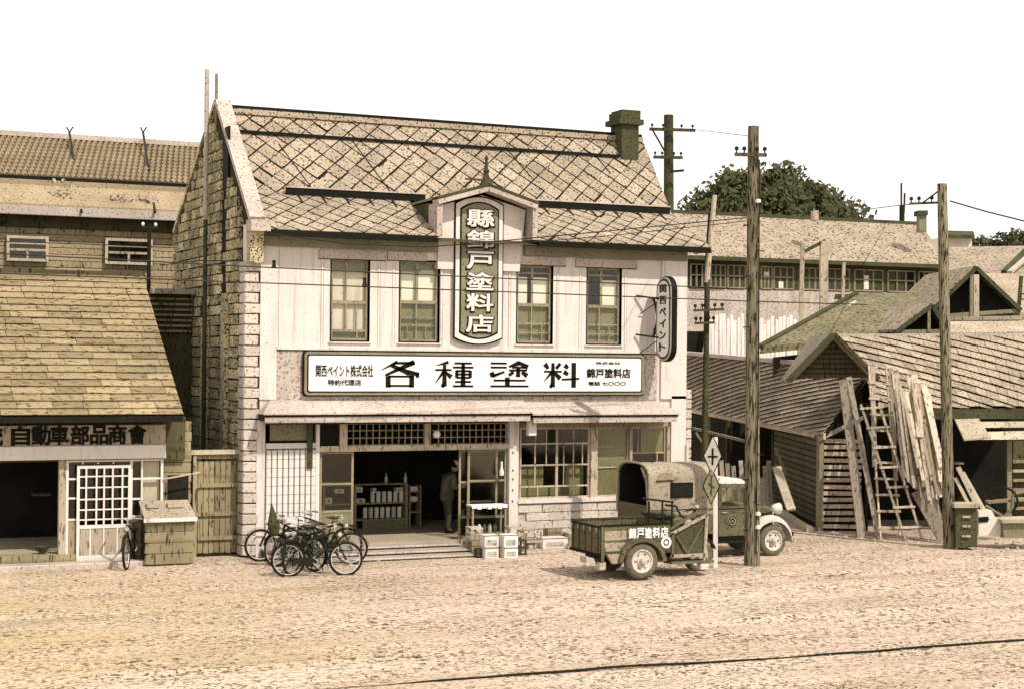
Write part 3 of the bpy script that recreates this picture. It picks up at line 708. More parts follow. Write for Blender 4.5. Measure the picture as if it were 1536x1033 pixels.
# sliding doors
def glazed_door(px0, px1, y, name, midpy, botpy, kick='blind', stile=.07, m_='window_wood', top=zTr):
    x0, x1 = X(px0, y), X(px1, y); zb = FLR; zm = Z((px0 + px1) / 2, midpy, y); zk = Z((px0 + px1) / 2, botpy, y)
    fr = MB().box(x0, x0 + stile, y, y + .04, zb, top).box(x1 - stile, x1, y, y + .04, zb, top).box(x0 + stile, x1 - stile, y, y + .04, top - .05, top).box(x0 + stile, x1 - stile, y, y + .04, zb, zb + .08).build(name, m_, SHOP)
    boxpart('rail', m_, fr, x0 + stile, x1 - stile, y, y + .04, zm - .02, zm + .02)
    boxpart('kick_rail', m_, fr, x0 + stile, x1 - stile, y, y + .04, zk - .03, zk + .02)
    boxpart('kick_panel', kick, fr, x0 + stile, x1 - stile, y + .01, y + .03, zb + .08, zk - .03)  # dark colour paints the shade at the door foot onto the panel
    boxpart('pane', 'glass', fr, x0 + stile, x1 - stile, y + .018, y + .024, zk + .02, top - .05)
    return fr
glazed_door(481, 532, .05, 'sliding_door', 725, 766, 'blind', .05)
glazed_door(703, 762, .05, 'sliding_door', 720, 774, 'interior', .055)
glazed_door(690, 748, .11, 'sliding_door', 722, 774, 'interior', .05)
boxpart('pillar', 'plaster', SHOP, X(764), X(778), -.06, .2, 0, zT + .1)
for z_ in (1.0, 1.25, 1.5, 1.7, 2.1): boxpart('peeling_patch', 'dark_wood', SHOP, X(768), X(770), -.066, -.055, z_, z_ + .05)
# shop window bays
zb0, zb1 = Z(890, 745), Z(890, 640)
bays = [(781, 886, [('v', .53, 0, 1, .06), ('h', .77, 0, 1, .035), ('h', .47, 0, 1, .035), ('h', .17, 0, 1, .035), ('v', .26, 0, .17, .03), ('v', .77, 0, 1, .025), ('v', .22, .17, 1, .025), ('v', .38, .47, 1, .02), ('v', .90, .47, .77, .02), ('v', .63, .17, .77, .02)], [('blind', .02, .4, .17, .47), ('blind', .02, .98, 0, .16), ('blind', .72, .98, .17, .47)]),
        (896, 944, [('h', .42, 0, 1, .03), ('h', .72, 0, 1, .02)], [('blind', .0, 1, 0, 1)]),
        (948, 1000, [('h', .62, 0, 1, .035), ('v', .2, .62, 1, .03), ('v', .76, 0, .62, .03), ('h', .1, 0, 1, .03)], [('blind', .3, .98, .62, 1), ('blind', .05, .7, 0, .45)])]
for a, b, bars, backs in bays: window(SHOP, X(a, 0, 690), X(b, 0, 690), zb0, zb1, .05, None, bars, frame='pale_wood', backs=backs, depth=.25 if a == 781 else .04, outline=False, fw=.04)
boxpart('bay_head', 'window_wood', SHOP, X(779), X(1004), .02, .12, zb1, zT)
for a, b in ((886, 896), (944, 948), (1000, 1006)): boxpart('mullion', 'pale_wood', SHOP, X(a, 0, 690), X(b, 0, 690), -.02, .12, zb0, zb1)
boxpart('window_sill', 'plaster', SHOP, X(777), X(1006), -.09, .15, zb0 - .09, zb0)
boxpart('dado_wall', 'plaster_old', SHOP, X(778), X(1006), -.0, .2, 0, zb0 - .09)
zd = zb0 - .12; rw = 0
while zd > .1:                                   # rough stone dado, block by block
    x = X(779) + (rw % 2) * .2; h = .19
    while x < X(1004) - .1:
        w_ = rr.uniform(.3, .6); x2 = min(x + w_, X(1005)); piece('dado_stone', 'quoin', SHOP, x + .01, x2 - .01, -.05, .0, zd - h + .01, zd - .008, .04, rr.randrange(4)); x = x2
    zd -= h; rw += 1
boxpart('corner_post', 'plaster', SHOP, X(1006), XR + .03, -.06, .25, 0, 3.4)
MB().tube((XR + .05, -.1, 0), (XR + .05, -.1, Z(1040, 665)), .03).build('white_pipe', 'white_paint', SHOP)
# lamp box on the pillar
LB = thing('porch_lamp', 'small cream rectangular lamp box under the canopy on the plaster pillar', 'lamp', (X(798, -.3), -.3, Z(798, 653, -.3)))
lx = X(798, -.3); z0 = Z(798, 653, -.3); z1 = Z(798, 630, -.3)
boxpart('housing', 'white_paint', LB, lx - .1, lx + .1, -.38, -.22, z0, z1, bevel=.015)
boxpart('cap', 'concrete', LB, lx - .12, lx + .12, -.4, -.2, z1, z1 + .03); MB().tube((lx, -.3, z1), (lx, -.3, zT + .2), .015).build('hanger', 'metal_dark', LB)
boxpart('knob', 'ink', LB, lx - .012, lx + .012, -.39, -.38, z1 - .09, z1 - .06)
# --- interior
boxpart('shop_floor', 'interior_floor', SHOP, XL + TW, XR - .2, -.02, 5.5, .02, FLR)
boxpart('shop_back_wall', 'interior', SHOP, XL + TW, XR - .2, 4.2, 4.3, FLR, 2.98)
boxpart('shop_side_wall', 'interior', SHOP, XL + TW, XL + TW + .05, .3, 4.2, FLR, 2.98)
for k_, (ya, yb_, zt) in enumerate(((-.62, -.02, .19), (-1.10, -.62, .125), (-1.52, -1.10, .06))):
    boxpart('stoop_step', 'concrete', SHOP, X(392 - 5 * k_), X(704 + 6 * k_, -1.1), ya - .03, yb_, zt - .035, zt, bevel=.008)
    boxpart('stoop_riser', 'olive_dark', SHOP, X(393 - 5 * k_), X(703 + 6 * k_, -1.1), ya + .01, yb_, 0, zt - .035)
    for j_ in range(1, 3): yy = ya + (yb_ - ya) * j_ / 3; boxpart('board_gap', 'ink', SHOP, X(395), X(700, -1.1), yy - .006, yy + .006, zt - .001, zt + .002)
boxpart('stoop_slab', 'concrete', SHOP, X(700, -1.1), X(778), -.7, -.02, .0, .12, bevel=.02)
# ================================================================ LEFT: CAR PARTS SHOP
SYF = -.15
lx1 = U(247, 700, SYF).x; lx0 = 2.6
LS = thing('parts_shop', 'low wooden motor parts shop with long shingle roof beside the stone gable', 'shop building', (5, 0, 0))
eE = U(275, 623, -.95); rE = PX(214, 417, eE.x)
ridge_y, ridge_z = rE.y, rE.z
xe = eE.x; ze = eE.z
roofq = [(lx0, -.95, ze), (xe, -.95, ze), (xe, ridge_y, ridge_z), (lx0, ridge_y, ridge_z)]
MB().prism([Vector(q) - Vector((0, 0, .12)) for q in roofq], (0, 0, .115)).build('roof_deck', 'roof_gap', LS)
polys = []; NR = 21; rr = random.Random(5)
for j in range(NR):
    u = -rr.uniform(0, .13)
    while u < 1:
        w_ = rr.uniform(.10, .19); polys.append([(u + .0012, (j - .12) / NR), (u + w_ - .0012, (j - .12) / NR), (u + w_ - .0012, (j + 1) / NR), (u + .0012, (j + 1) / NR)]); u += w_
lay(LS, 'shingle_board', 'shingle', roofq, polys, .016, .035, lambda c, p: 1 if p[1] < c[1] else 0, limit=290, jit=.006)
MB().prism([(lx0, ridge_y, ridge_z), (xe, ridge_y, ridge_z), (xe, ridge_y + 3.5, ridge_z - 2.4), (lx0, ridge_y + 3.5, ridge_z - 2.4)], (0, 0, -.1)).build('rear_roof', 'roof_gap', LS)
boxpart('ridge_cap', 'dark_wood', LS, lx0, xe + .03, ridge_y - .12, ridge_y + .12, ridge_z, ridge_z + .12)
boxpart('ridge_board', 'shingle', LS, lx0, xe, ridge_y - .2, ridge_y - .13, ridge_z - .1, ridge_z + .02)
boxpart('eaves_board', 'dark_wood', LS, lx0, xe, -.93, -.88, ze - .12, ze - .02)
boxpart('soffit', 'dark_wood', LS, lx0, xe, -.88, .3, ze - .06, ze - .02)
z_a, z_b, z_c = Z(120, 637, SYF), Z(120, 667, SYF), Z(120, 688, SYF)
boxpart('front_header', 'dark_wood', LS, lx0, lx1 + .45, SYF + .12, SYF + .3, z_c - .05, ze - .06)
SB = thing('parts_shop_sign', 'weathered cream sign board with dark blocky characters on the left wooden shop', 'shop sign', (5, SYF, z_b))
boxpart('board', 'pale_wood', SB, lx0, lx1, SYF - .06, SYF, z_b, z_a)
boxpart('lower_moulding', 'white_paint', SB, lx0, lx1, SYF - .12, SYF, z_c, z_b - .004, bevel=.01)
xs_ = [-10, 31, 62, 89, 120, 149, 176, 206]
for c, p in zip('銃自動車部品商會', xs_):
    xc = U(p, 655, SYF - .07).x
    lettering(c, 'ink', SB, (xc, SYF - .066, (z_a + z_b) / 2 + .005), .37, .39, name='character', bold=.035, ext=.006)
# bays
pA, pB = U(88, 760, SYF).x, U(98, 760, SYF).x
boxpart('post', 'pale_wood', LS, pA, pB, SYF - .03, SYF + .12, .12, z_c)
boxpart('sill_beam', 'old_wood', LS, lx0, U(115, 830, SYF).x, SYF - .05, SYF + .4, .10, .24)
boxpart('raised_floor', 'interior_floor', LS, lx0, xe - .2, SYF + .4, 5.6, .02, .22)
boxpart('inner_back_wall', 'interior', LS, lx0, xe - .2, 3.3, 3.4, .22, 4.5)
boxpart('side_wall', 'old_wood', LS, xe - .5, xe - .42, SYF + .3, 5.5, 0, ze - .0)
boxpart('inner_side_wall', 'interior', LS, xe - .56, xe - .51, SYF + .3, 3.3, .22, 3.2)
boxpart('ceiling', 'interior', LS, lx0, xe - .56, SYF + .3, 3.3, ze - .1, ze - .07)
boxpart('concrete_footing', 'concrete', LS, lx0, U(225, 845, SYF - .2).x, SYF - .5, SYF - .05, -.02, .10, bevel=.02)
boxpart('shelf', 'dark_wood', LS, U(50, 740, 1).x, pA, .9, 1.3, 1.33, 1.37)
def mull(px, z0, z1, w_=.05, y=SYF, m_='white_paint', nm='mullion'): x = U(px, 700, y).x; return boxpart(nm, m_, LS, x - w_ / 2, x + w_ / 2, y - .02, y + .06, z0, z1)
zt = z_c - .02
for p in (101, 197, 243): mull(p, .2, zt)
for p in (213,): mull(p, .9, zt, .03)
for z_, a, b in ((Z(100, 718, SYF), 98, 115), (Z(100, 747, SYF), 98, 115), (Z(100, 779, SYF), 98, 115), (Z(220, 717, SYF), 197, 243), (Z(220, 747, SYF), 197, 213), (Z(220, 773, SYF), 197, 213), (zt - .02, 98, 243)):
    boxpart('rail', 'white_paint', LS, U(a, 740, SYF).x, U(b, 740, SYF).x, SYF - .01, SYF + .04, z_ - .018, z_ + .018)
for p in (124, 147, 170): mull(p, Z(150, 695, SYF), zt, .025)
boxpart('pane', 'glass', LS, U(98, 740, SYF).x, U(243, 740, SYF).x, SYF + .08, SYF + .085, .9, zt)
boxpart('curtain', 'curtain', LS, U(213, 740, SYF + .15).x, U(238, 740, SYF + .15).x, SYF + .12, SYF + .16, Z(225, 757, SYF), zt - .06)
boxpart('low_panel', 'old_wood', LS, U(198, 800, SYF).x, U(247, 800, SYF).x, SYF, SYF + .05, .1, .98)
boxpart('low_panel', 'old_wood', LS, U(102, 800, SYF).x, U(116, 800, SYF).x, SYF, SYF + .05, .1, .9)
# lattice door
dxa, dxb = U(115, 760, SYF - .06).x, U(196, 760, SYF - .06).x; dzt, dzm = Z(155, 697, SYF - .06), Z(155, 789, SYF - .06); yd = SYF - .08
door = MB().box(dxa, dxa + .055, yd, yd + .04, .1, dzt).box(dxb - .055, dxb, yd, yd + .04, .1, dzt).box(dxa + .055, dxb - .055, yd, yd + .04, dzt - .06, dzt).box(dxa + .055, dxb - .055, yd, yd + .04, dzm - .03, dzm + .04).box(dxa + .055, dxb - .055, yd, yd + .04, .1, .2).build('lattice_door', 'white_paint', LS)
for f in (.17, .36, .50, .66, .84): x = dxa + (dxb - dxa) * f; boxpart('muntin', 'white_paint', door, x - .016, x + .016, yd + .003, yd + .03, dzm + .04, dzt - .06)
for f in (.18, .36, .55, .72, .88): z_ = dzt + (dzm - dzt) * f; boxpart('muntin_rail', 'white_paint', door, dxa + .055, dxb - .055, yd + .006, yd + .034, z_ - .014, z_ + .014)
for f in (.25, .5, .75): x = dxa + (dxb - dxa) * f; boxpart('panel_strip', 'white_paint', door, x - .014, x + .014, yd - .002, yd + .02, .2, dzm - .03)
boxpart('door_panel', 'pale_wood', door, dxa + .055, dxb - .055, yd + .015, yd + .03, .2, dzm - .03)
# clapboards right of the sign up to the verge
xa_, xb_ = lx1 + .02, U(286, 700, .1).x
for i in range(13):
    z_ = .1 + i * .215
    piece('clapboard', 'old_wood', LS, xa_, xb_, .08, .12, z_, z_ + .205, .03, i % 4)
boxpart('wall_backing', 'ink', LS, xa_, xb_, .12, .2, 0, 2.95)
boxpart('side_window', 'interior', LS, U(252, 720, .05).x, U(283, 720, .05).x, .06, .078, Z(265, 752, .05), Z(265, 712, .05))
MB().tube((U(245, 716, -.2).x, -.2, Z(245, 718, -.2)), (U(300, 712, -.2).x, -.2, Z(300, 708, -.2)), .018).build('pipe_rail', 'concrete', LS)
# bowl on the raised floor
bw_ = thing('bowl', 'small dark bowl on the raised floor at the mouth of the parts shop', 'bowl', U(63, 823, SYF + .25)); bz = .24
bp_ = U(63, 820, SYF + .2); bw_.location = (bp_.x, bp_.y, .24)
MB().lathe((bp_.x, bp_.y, .24), [(.0, .0), (.06, 0), (.07, .04), (.13, .11), (.15, .15), (.13, .15), (.06, .05), (0, .04)]).build('vessel', 'olive_dark', bw_, smooth=True)
# box bench in front
bx_a, bx_b = U(213, 790, -.55).x, U(290, 790, -.55).x; bzt = Z(250, 778, -.75)
BN = thing('coal_box', 'big weathered wooden bin with sloping pale lid beside the lattice door', 'bin', ((bx_a + bx_b) / 2, -.5, 0))
for i in range(4): piece('side_board', 'old_wood', BN, bx_a + .03, bx_b - .03, -.76, -.72, .03 + i * (bzt - .06) / 4, .02 + (i + 1) * (bzt - .06) / 4, .02, i)
boxpart('carcass', 'dark_wood', BN, bx_a + .05, bx_b - .05, -.72, -.2, 0, bzt - .03)
MB().prism([(bx_a, -.80, bzt), (bx_b, -.80, bzt), (bx_b - .04, -.18, bzt + .30), (bx_a, -.18, bzt + .30)], (0, 0, .035)).build('lid', 'pale_wood', BN)
boxpart('lid_edge', 'white_paint', BN, bx_a - .02, bx_b + .02, -.83, -.80, bzt - .05, bzt + .03)
for i, (px, s_) in enumerate(((228, .12), (262, .16))):
    p = U(px, 764, -.4); o = props(MB().box(p.x - s_, p.x + s_, -.5, -.34, bzt + .21, bzt + .29).build('board_offcut', 'pale_wood', None, o=Vector((p.x, -.42, bzt + .21))), ['short pale board offcut on the bin lid, nearer the lattice door', 'longer pale board offcut on the bin lid, nearer the gate'][i], 'board')
# gate between shop and gable
g0, g1 = U(288, 760, .35).x, U(363, 760, .35).x; gt = Z(320, 684, .35)
GT = thing('yard_gate', 'tall weathered plank gate closing the gap between wooden shop and stone gable', 'gate', ((g0 + g1) / 2, .35, 0))
for i in range(9):
    a = g0 + (g1 - g0) * i / 9; piece('plank', 'old_wood', GT, a + .006, a + (g1 - g0) / 9 - .006, .36, .40, .08, gt - .1, .01, i % 4)
for py in (684, 727, 770, 806): z_ = Z(320, py, .35); boxpart('rail', 'old_wood', GT, g0, g1, .31, .36, z_ - .04, z_ + .04)
for a in (g0, g1 - .09): boxpart('gate_post', 'old_wood', GT, a, a + .09, .28, .38, 0, gt + .05)
boxpart('top_beam', 'pale_wood', GT, g0 - .05, g1, .25, .42, gt + .05, gt + .14)
# ================================================================ LEFT BACK BUILDING
BY = 10.0
BK = thing('tiled_house', 'two storey wooden house with a tiled roof rising behind the shingle roof', 'house', (6, BY, 0))
hx0, hx1 = 2.5, U(262, 350, BY).x + .9
def BZ(py, y=BY, px=120): return Z(px, py, y)
zq0 = 0
za, zb_ = BZ(268, BY + .6), Z(120, 211, BY + 4.2)
q = [(hx0, BY + .6, za), (hx1 + 2.5, BY + .6, za), (hx1 + 2.5, BY + 4.2, zb_), (hx0, BY + 4.2, zb_)]
MB().prism([Vector(p) - Vector((0, 0, .1)) for p in q], (0, 0, .09)).build('roof_deck', 'roof_gap', BK)
# rows of small pan tiles, joined
tb = MB(); nr, ncol = 11, 66
for j in range(nr):
    for i in range(ncol):
        u0, u1 = (i + .5 * (j % 2)) / ncol, (i + .86 + .5 * (j % 2)) / ncol; v0, v1 = (j - .1) / nr, (j + .92) / nr
        A_, B_, C_, D_ = [Vector(p) for p in q]
        def at(u, v, h): return (A_ * (1 - u) + B_ * u) * (1 - v) + (D_ * (1 - u) + C_ * u) * v + Vector((0, -.03, .05)) * h
        um = (u0 + u1) / 2
        tb.add([at(u0, v0, .4), at(um, v0, 1.6), at(u1, v0, .4), at(u0, v1, 0), at(um, v1, 1.0), at(u1, v1, 0), at(u0, v0, 0), at(u1, v0, 0)], [(0, 1, 4, 3), (1, 2, 5, 4), (6, 0, 1), (6, 1, 2), (6, 2, 7)])
props(tb.build('pan_tiles', 'pan_tile', BK), kind='stuff')
MB().prism([(hx0, BY + 4.2, zb_), (hx1 + 2.5, BY + 4.2, zb_), (hx1 + 2.5, BY + 8, za - .2), (hx0, BY + 8, za - .2)], (0, 0, -.1)).build('rear_roof', 'roof_gap', BK)
boxpart('ridge_cap', 'concrete', BK, hx0, hx1 + 2.5, BY + 4.05, BY + 4.3, zb_, zb_ + .14)
z2, z3 = BZ(283), BZ(309, BY - .5)
MB().prism([(hx0, BY + .5, BZ(272, BY + .5)), (hx1 + .5, BY + .5, BZ(272, BY + .5)), (hx1 + .4, BY - .5, z3), (hx0, BY - .5, z3)], (0, 0, -.12)).build('lower_roof', 'pan_tile', BK)
boxpart('tile_row', 'pan_tile', BK, hx0, hx1 + .3, BY + .25, BY + .45, BZ(282, BY + .4), BZ(274, BY + .4))
boxpart('roof_gutter', 'ink', BK, hx0, hx1 + .3, BY + .45, BY + .6, za - .12, za - .02)
boxpart('cornice', 'concrete', BK, hx0, hx1 + .35, BY - .55, BY - .42, BZ(325, BY - .5), BZ(312, BY - .5))
boxpart('frieze', 'dark_wood', BK, hx0, hx1, BY - .12, BY, BZ(344), BZ(326))
for px, w_, h_ in ((15, .35, .25), (98, .35, .8), (182, .4, .3), (222, .25, .25)):
    p = U(px, 306, BY - .2); t_ = MB()
    for _ in range(46):
        c = p + Vector((random.gauss(0, w_ * .5), random.uniform(-.1, .1), random.uniform(-.1, h_) * .8)); r = random.uniform(.03, .09)
        a_ = Vector((random.gauss(0, 1), random.gauss(0, 1), random.gauss(0, 1))).normalized(); b_ = a_.orthogonal().normalized()
        t_.add([c + a_ * r, c + b_ * r, c - a_ * r, c - b_ * r * .7], [(0, 1, 2, 3)])
    props(t_.build('roof_moss', 'pale_wood', BK), kind='stuff')
MB().box(hx0, hx1, BY + .0, BY + 7.9, 0, BZ(335)).build('wall_core', 'dark_wood', BK)
for i in range(14):
    z_ = BZ(344) - .17 * (i + 1)
    xw = hx0
    while xw < hx1:
        l_ = random.uniform(1.4, 2.4); x2 = min(hx1, xw + l_); piece('clapboard', 'pan_tile' if i % 5 else 'old_wood', BK, xw, x2 - .01, BY - .04, BY, z_ + .006, z_ + .16, .02, i % 4); xw = x2
for a, b, t, bo in ((10, 73, 353, 391), (158, 229, 357, 396)):
    xa1, xb1 = U(a, 370, BY - .2).x, U(b, 370, BY - .2).x; z1_, z0_ = Z(a, t, BY - .2), Z(a, bo, BY - .2)
    fr = window(BK, xa1, xb1, z0_, z1_, BY - .20, None, [('h', .45, 0, 1, .06), ('v', .5, 0, .45, .06), ('h', .7, 0, 1, .03)], frame='pale_wood', depth=.09, backs=[('interior', 0, 1, 0, 1)], outline=False, fw=.07)
for px in (100, 210):
    a, b = U(px + 2, 206, BY + 4.0), U(px + 22, 322, BY - .62)
    b = b + Vector((0, -.05, .05)); a = a + Vector((0, -.25, .1))
    t_ = MB().tube(a, b, .035, n=6); t_.tube(a + Vector((-.08, 0, .15)), a, .02, n=5); t_.tube(a + Vector((.1, 0, .17)), a, .02, n=5)
    t_.build('roof_stay', 'metal_dark', BK)
p0 = U(224, 336, 8); DP = thing('service_pole', 'thin dark service pole with two white insulators behind the shingle roof', 'pole', (p0.x, 8, 0))
MB().tube((p0.x, 8, 0), (p0.x, 8, p0.z), .05, n=8).build('mast', 'metal_dark', DP)
boxpart('crossarm', 'metal_dark', DP, p0.x - .2, p0.x + .2, 7.97, 8.03, p0.z - .12, p0.z - .06)
for s_ in (-.16, .16): MB().lathe((p0.x + s_, 8, p0.z - .06), [(.0, 0), (.03, 0), (.045, .04), (.03, .09), (0, .10)], n=8).build('insulator', 'porcelain', DP)
# lean-to between the wooden shop and the gable
LT = thing('lean_to', 'dark narrow lean-to roofed passage squeezed behind the yard gate', 'lean-to', (U(262, 500, 4.5).x, 4.5, 0))
ax, bxx = U(226, 460, 4.6).x, XL - .05
boxpart('wall', 'dark_wood', LT, ax, bxx, 4.7, 4.9, 0, Z(240, 440, 4.7)); boxpart('eaves_board', 'pale_wood', LT, ax, bxx, 4.4, 4.7, Z(240, 441, 4.6), Z(240, 433, 4.6))
for i in range(7): z_ = Z(240, 448 + i * 8, 4.7); boxpart('louvre', 'old_wood', LT, ax, bxx, 4.62, 4.68, z_ - .03, z_ + .02)
# ================================================================ RIGHT: TIMBER YARD SHED
def quad(name, m, parent, pts, th, off=None): return MB().prism([D(*p) for p in pts], (off or Fw) * th).build(name, m, parent)
SH = thing('timber_shed', 'long timber yard shed with diagonal slate roofs and a dark triangular gable', 'shed', D(1290, 795, 41) * 1)
SH.location = Vector((SH.location.x, SH.location.y, 0))
def zed(p, z): return Vector((p.x, p.y, z))
A_ = D(1229, 795, 41); B_ = D(1161, 762, 47)
eN, eF, tN, tF = D(1237, 650, 40.7), D(1036, 612, 59), D(1308, 553, 42), D(1026, 529, 60)
Lq = [eF, eN, tN, tF]
sheet(Lq, 'roof_gap', 'roof_deck', SH)
def diag(n, m, slope, seg=.05, rr=random.Random(2), gap=.10):
    """long slates laid on the diagonal; strips between lines v = slope*u + c"""
    out = []
    c = -slope if slope > 0 else 0; hi = 1 if slope > 0 else 1 - slope; lo = -slope if slope > 0 else 0
    step = (hi - lo) / n
    for j in range(n + 1):
        c0 = lo + j * step; u = -.1 - rr.uniform(0, seg)
        while u < 1.05:
            w_ = seg * rr.uniform(.8, 1.25)
            out.append([(u + .001, slope * u + c0 - step * .12), (u + w_ - .001, slope * (u + w_) + c0 - step * .12), (u + w_ - .001, slope * (u + w_) + c0 + step * (1 - gap)), (u + .001, slope * u + c0 + step * (1 - gap))]); u += w_
    return out
def lowedge(slope):
    return lambda c, p: 1 if (p[1] - slope * p[0]) < (c[1] - slope * c[0]) else 0
lay(SH, 'slate', 'shed_slate', Lq, diag(30, 0, 1.15, .085), .015, .075, lowedge(1.15), limit=150, jit=.008)
rN0, rN1, rT1, rT0 = D(1324, 613, 40.7), D(1570, 611, 40.7), D(1570, 503, 45.5), D(1254, 504, 45.5)
Rq = [rN0, rN1, rT1, rT0]
sheet(Rq, 'roof_gap', 'roof_deck', SH)
lay(SH, 'slate', 'shed_slate', Rq, diag(17, 0, -.75, .055), .015, .045, lowedge(-.75), limit=145, jit=.008)
quad('rear_roof', 'roof_gap', SH, [(1254, 504, 45.5), (1570, 503, 45.5), (1570, 540, 50), (1254, 540, 50)], .1)
MB().bar(rT0, rT1, .3, .12).build('ridge_cap', 'concrete', SH)
MB().bar(tN, tF, .3, .12).build('ridge_cap', 'concrete', SH)
MB().bar(eN - Vector((0, 0, .06)), eF - Vector((0, 0, .06)), .06, .16).build('eaves_board', 'pale_wood', SH)
MB().bar(rN0 - Vector((0, 0, .08)), rN1 - Vector((0, 0, .08)), .06, .14).build('eaves_board', 'dark_wood', SH)
# dark gable
quad('gable_boarding', 'dark_wood', SH, [(1190, 568, 40.9), (1306, 566, 40.9), (1250, 508, 40.9)], .08)
for i in range(1, 8):
    t = i / 8; xa = 1250 - 56 * t; xb = 1250 + 54 * t; y_ = 508 + 59 * t
    MB().bar(D(xa + 3, y_, 40.86), D(xb - 3, y_, 40.86), .03, .02).build('board_joint', 'ink', SH)
for p_, q_ in (((1250, 502), (1183, 571)), ((1250, 502), (1316, 568))): MB().bar(D(*p_, 40.6), D(*q_, 40.6), .5, .10).build('barge_board', 'olive_dark', SH)
# small gable roof slopes behind the barge boards
for a_, c_ in (((1183, 571), -1), ((1316, 568), 1)):
    MB().prism([D(1250, 501, 40.5), D(*a_, 40.5), D(a_[0], a_[1], 40.5) + Fw * 1.2, D(1250, 501, 40.5) + Fw * 3], (0, 0, -.07)).build('gable_roof', 'shed_slate', SH)
# walls
def wall_boards(a, b, z0, z1, n, m_, name='clapboard', off=.0, th=.03):
    a, b = Vector(a), Vector(b); dirv = (b - a).normalized(); nrm = Vector((dirv.y, -dirv.x, 0))
    for i in range(n):
        z_ = z0 + (z1 - z0) * (i + .5) / n
        beampiece(name, m_, SH, zed(a, z_) + nrm * (off + random.uniform(0, .012)), zed(b, z_) + nrm * (off + random.uniform(0, .012)), th, (z1 - z0) / n * .80)
A0, B0 = zed(A_, 0), zed(B_, 0)
C0 = zed(D(1291, 795, 41), 0)
sideN = (A0 - B0).normalized().cross(Vector((0, 0, 1)))
MB().prism([B0 + R0 * .08, A0 + R0 * .08 + Fw * .05, zed(A0, 2.35) + R0 * .08 + Fw * .05, zed(B0, 2.35) + R0 * .08], R0 * .06).build('side_wall_core', 'ink', SH)
wall_boards(B0, A0, .15, 2.4, 15, 'dark_wood')  # boards coloured darker than the front slats to paint the unlit side
MB().prism([A0 + Fw * .08, C0 + Fw * .08, zed(C0, 3.2) + Fw * .08, zed(A0, 2.4) + Fw * .08], Fw * .06).build('front_wall_core', 'ink', SH)
for i in range(14):
    z_ = .12 + i * .165; beampiece('slat', 'pale_wood', SH, zed(A0, z_) + R0 * .08, zed(C0, z_ + random.uniform(-.02, .02)), .03, .10)
MB().bar(A0, zed(A0, 2.45), .13, .13).build('corner_post', 'olive_paint', SH)
MB().bar(zed(A0, 2.3) - Fw * .1 - R0 * .05, zed(C0, 2.85) - Fw * .1, .05, .10).build('rake_board', 'pale_wood', SH)
MB().bar(zed(B0, .1) - R0 * .1, zed(A0, .06) - R0 * .3 - Fw * .4, .16, .12).build('ground_sill', 'pale_wood', SH)
# open left part: dark inside with posts, ties and a row of stacked boards
far_ = D(1036, 612, 59)
ib = [zed(D(1170, 760, 46), 0) + R0 * .4, zed(far_, 0) + R0 * 3.2]
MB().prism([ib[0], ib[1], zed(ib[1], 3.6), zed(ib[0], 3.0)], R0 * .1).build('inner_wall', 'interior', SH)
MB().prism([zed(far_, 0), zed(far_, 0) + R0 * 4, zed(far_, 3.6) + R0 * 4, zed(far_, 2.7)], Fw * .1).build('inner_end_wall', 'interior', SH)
for t in (.25, .5, .75):
    p = B0.lerp(zed(far_, 0), t); MB().bar(p, zed(p, 2.5), .12, .12).build('post', 'dark_wood', SH)
MB().bar(D(1040, 642, 46), D(1118, 661, 44), .07, .07).build('tie_beam', 'olive_paint', SH)
MB().bar(D(1044, 648, 46), D(1062, 676, 46), .06, .06).build('brace', 'olive_paint', SH)
MB().bar(D(1163, 672, 44), D(1180, 712, 44), .06, .06).build('brace', 'olive_paint', SH)
for i, px in enumerate((1082, 1091, 1100, 1111, 1120, 1147, 1153)):
    a, b = D(px, 690 + (i % 3) * 4, 46 + .1 * i), D(px + 5, 735, 46 + .1 * i)
    o = MB().bar(zed(b, .0), a, .12, .03, up=Fw).build('stored_board', 'crate', None, o=zed(b, 0))
    props(o, 'pale board on end in the shed, %s' % ['first right of the diamond sign', 'second right of the diamond sign', 'third right of the diamond sign, tilted most', 'fourth from the diamond sign', 'last before the middle pole', 'just right of the middle pole', 'second right of the middle pole'][i], 'board', 'boards standing inside the shed')
o = MB().bar(D(1165, 700, 41), D(1187, 764, 39.5), .22, .05, up=Fw).build('sloping_board', 'pale_wood', None, o=zed(D(1187, 764, 39.5), 0)); props(o, 'wide pale board leaning behind the bonnet of the canvas truck', 'board')
# right bay: dark opening, canopy of loose boards
Wd = zed(D(1292, 795, 44), 0); We = zed(D(1600, 795, 44), 0)
MB().prism([Wd, We, zed(We, 3.5), zed(Wd, 3.5)], Fw * .1).build('inner_back_wall', 'interior', SH)  # near-black wall, coloured and set close to keep the bay dark
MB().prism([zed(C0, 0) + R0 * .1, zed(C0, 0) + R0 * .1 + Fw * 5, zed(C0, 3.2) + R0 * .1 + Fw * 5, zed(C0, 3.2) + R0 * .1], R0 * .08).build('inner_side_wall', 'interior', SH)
quad('canopy_board', 'pale_wood', SH, [(1432, 628, 40.5), (1468, 627, 40.5), (1486, 655, 39.9), (1446, 658, 39.9)], .04, Vector((0, 0, -1)))
quad('canopy_beam', 'pale_wood', SH, [(1470, 632, 40.6), (1570, 631, 40.6), (1570, 640, 40.5), (1476, 641, 40.5)], .05)
quad('canopy_beam', 'pale_wood', SH, [(1444, 648, 40.4), (1570, 645, 40.4), (1570, 658, 40.2), (1450, 659, 40.2)], .05)
quad('lintel', 'olive_dark', SH, [(1310, 617, 40.6), (1570, 615, 40.6), (1570, 627, 40.6), (1310, 629, 40.6)], .1)  # dark strip stands in for the fascia shadow under the eave
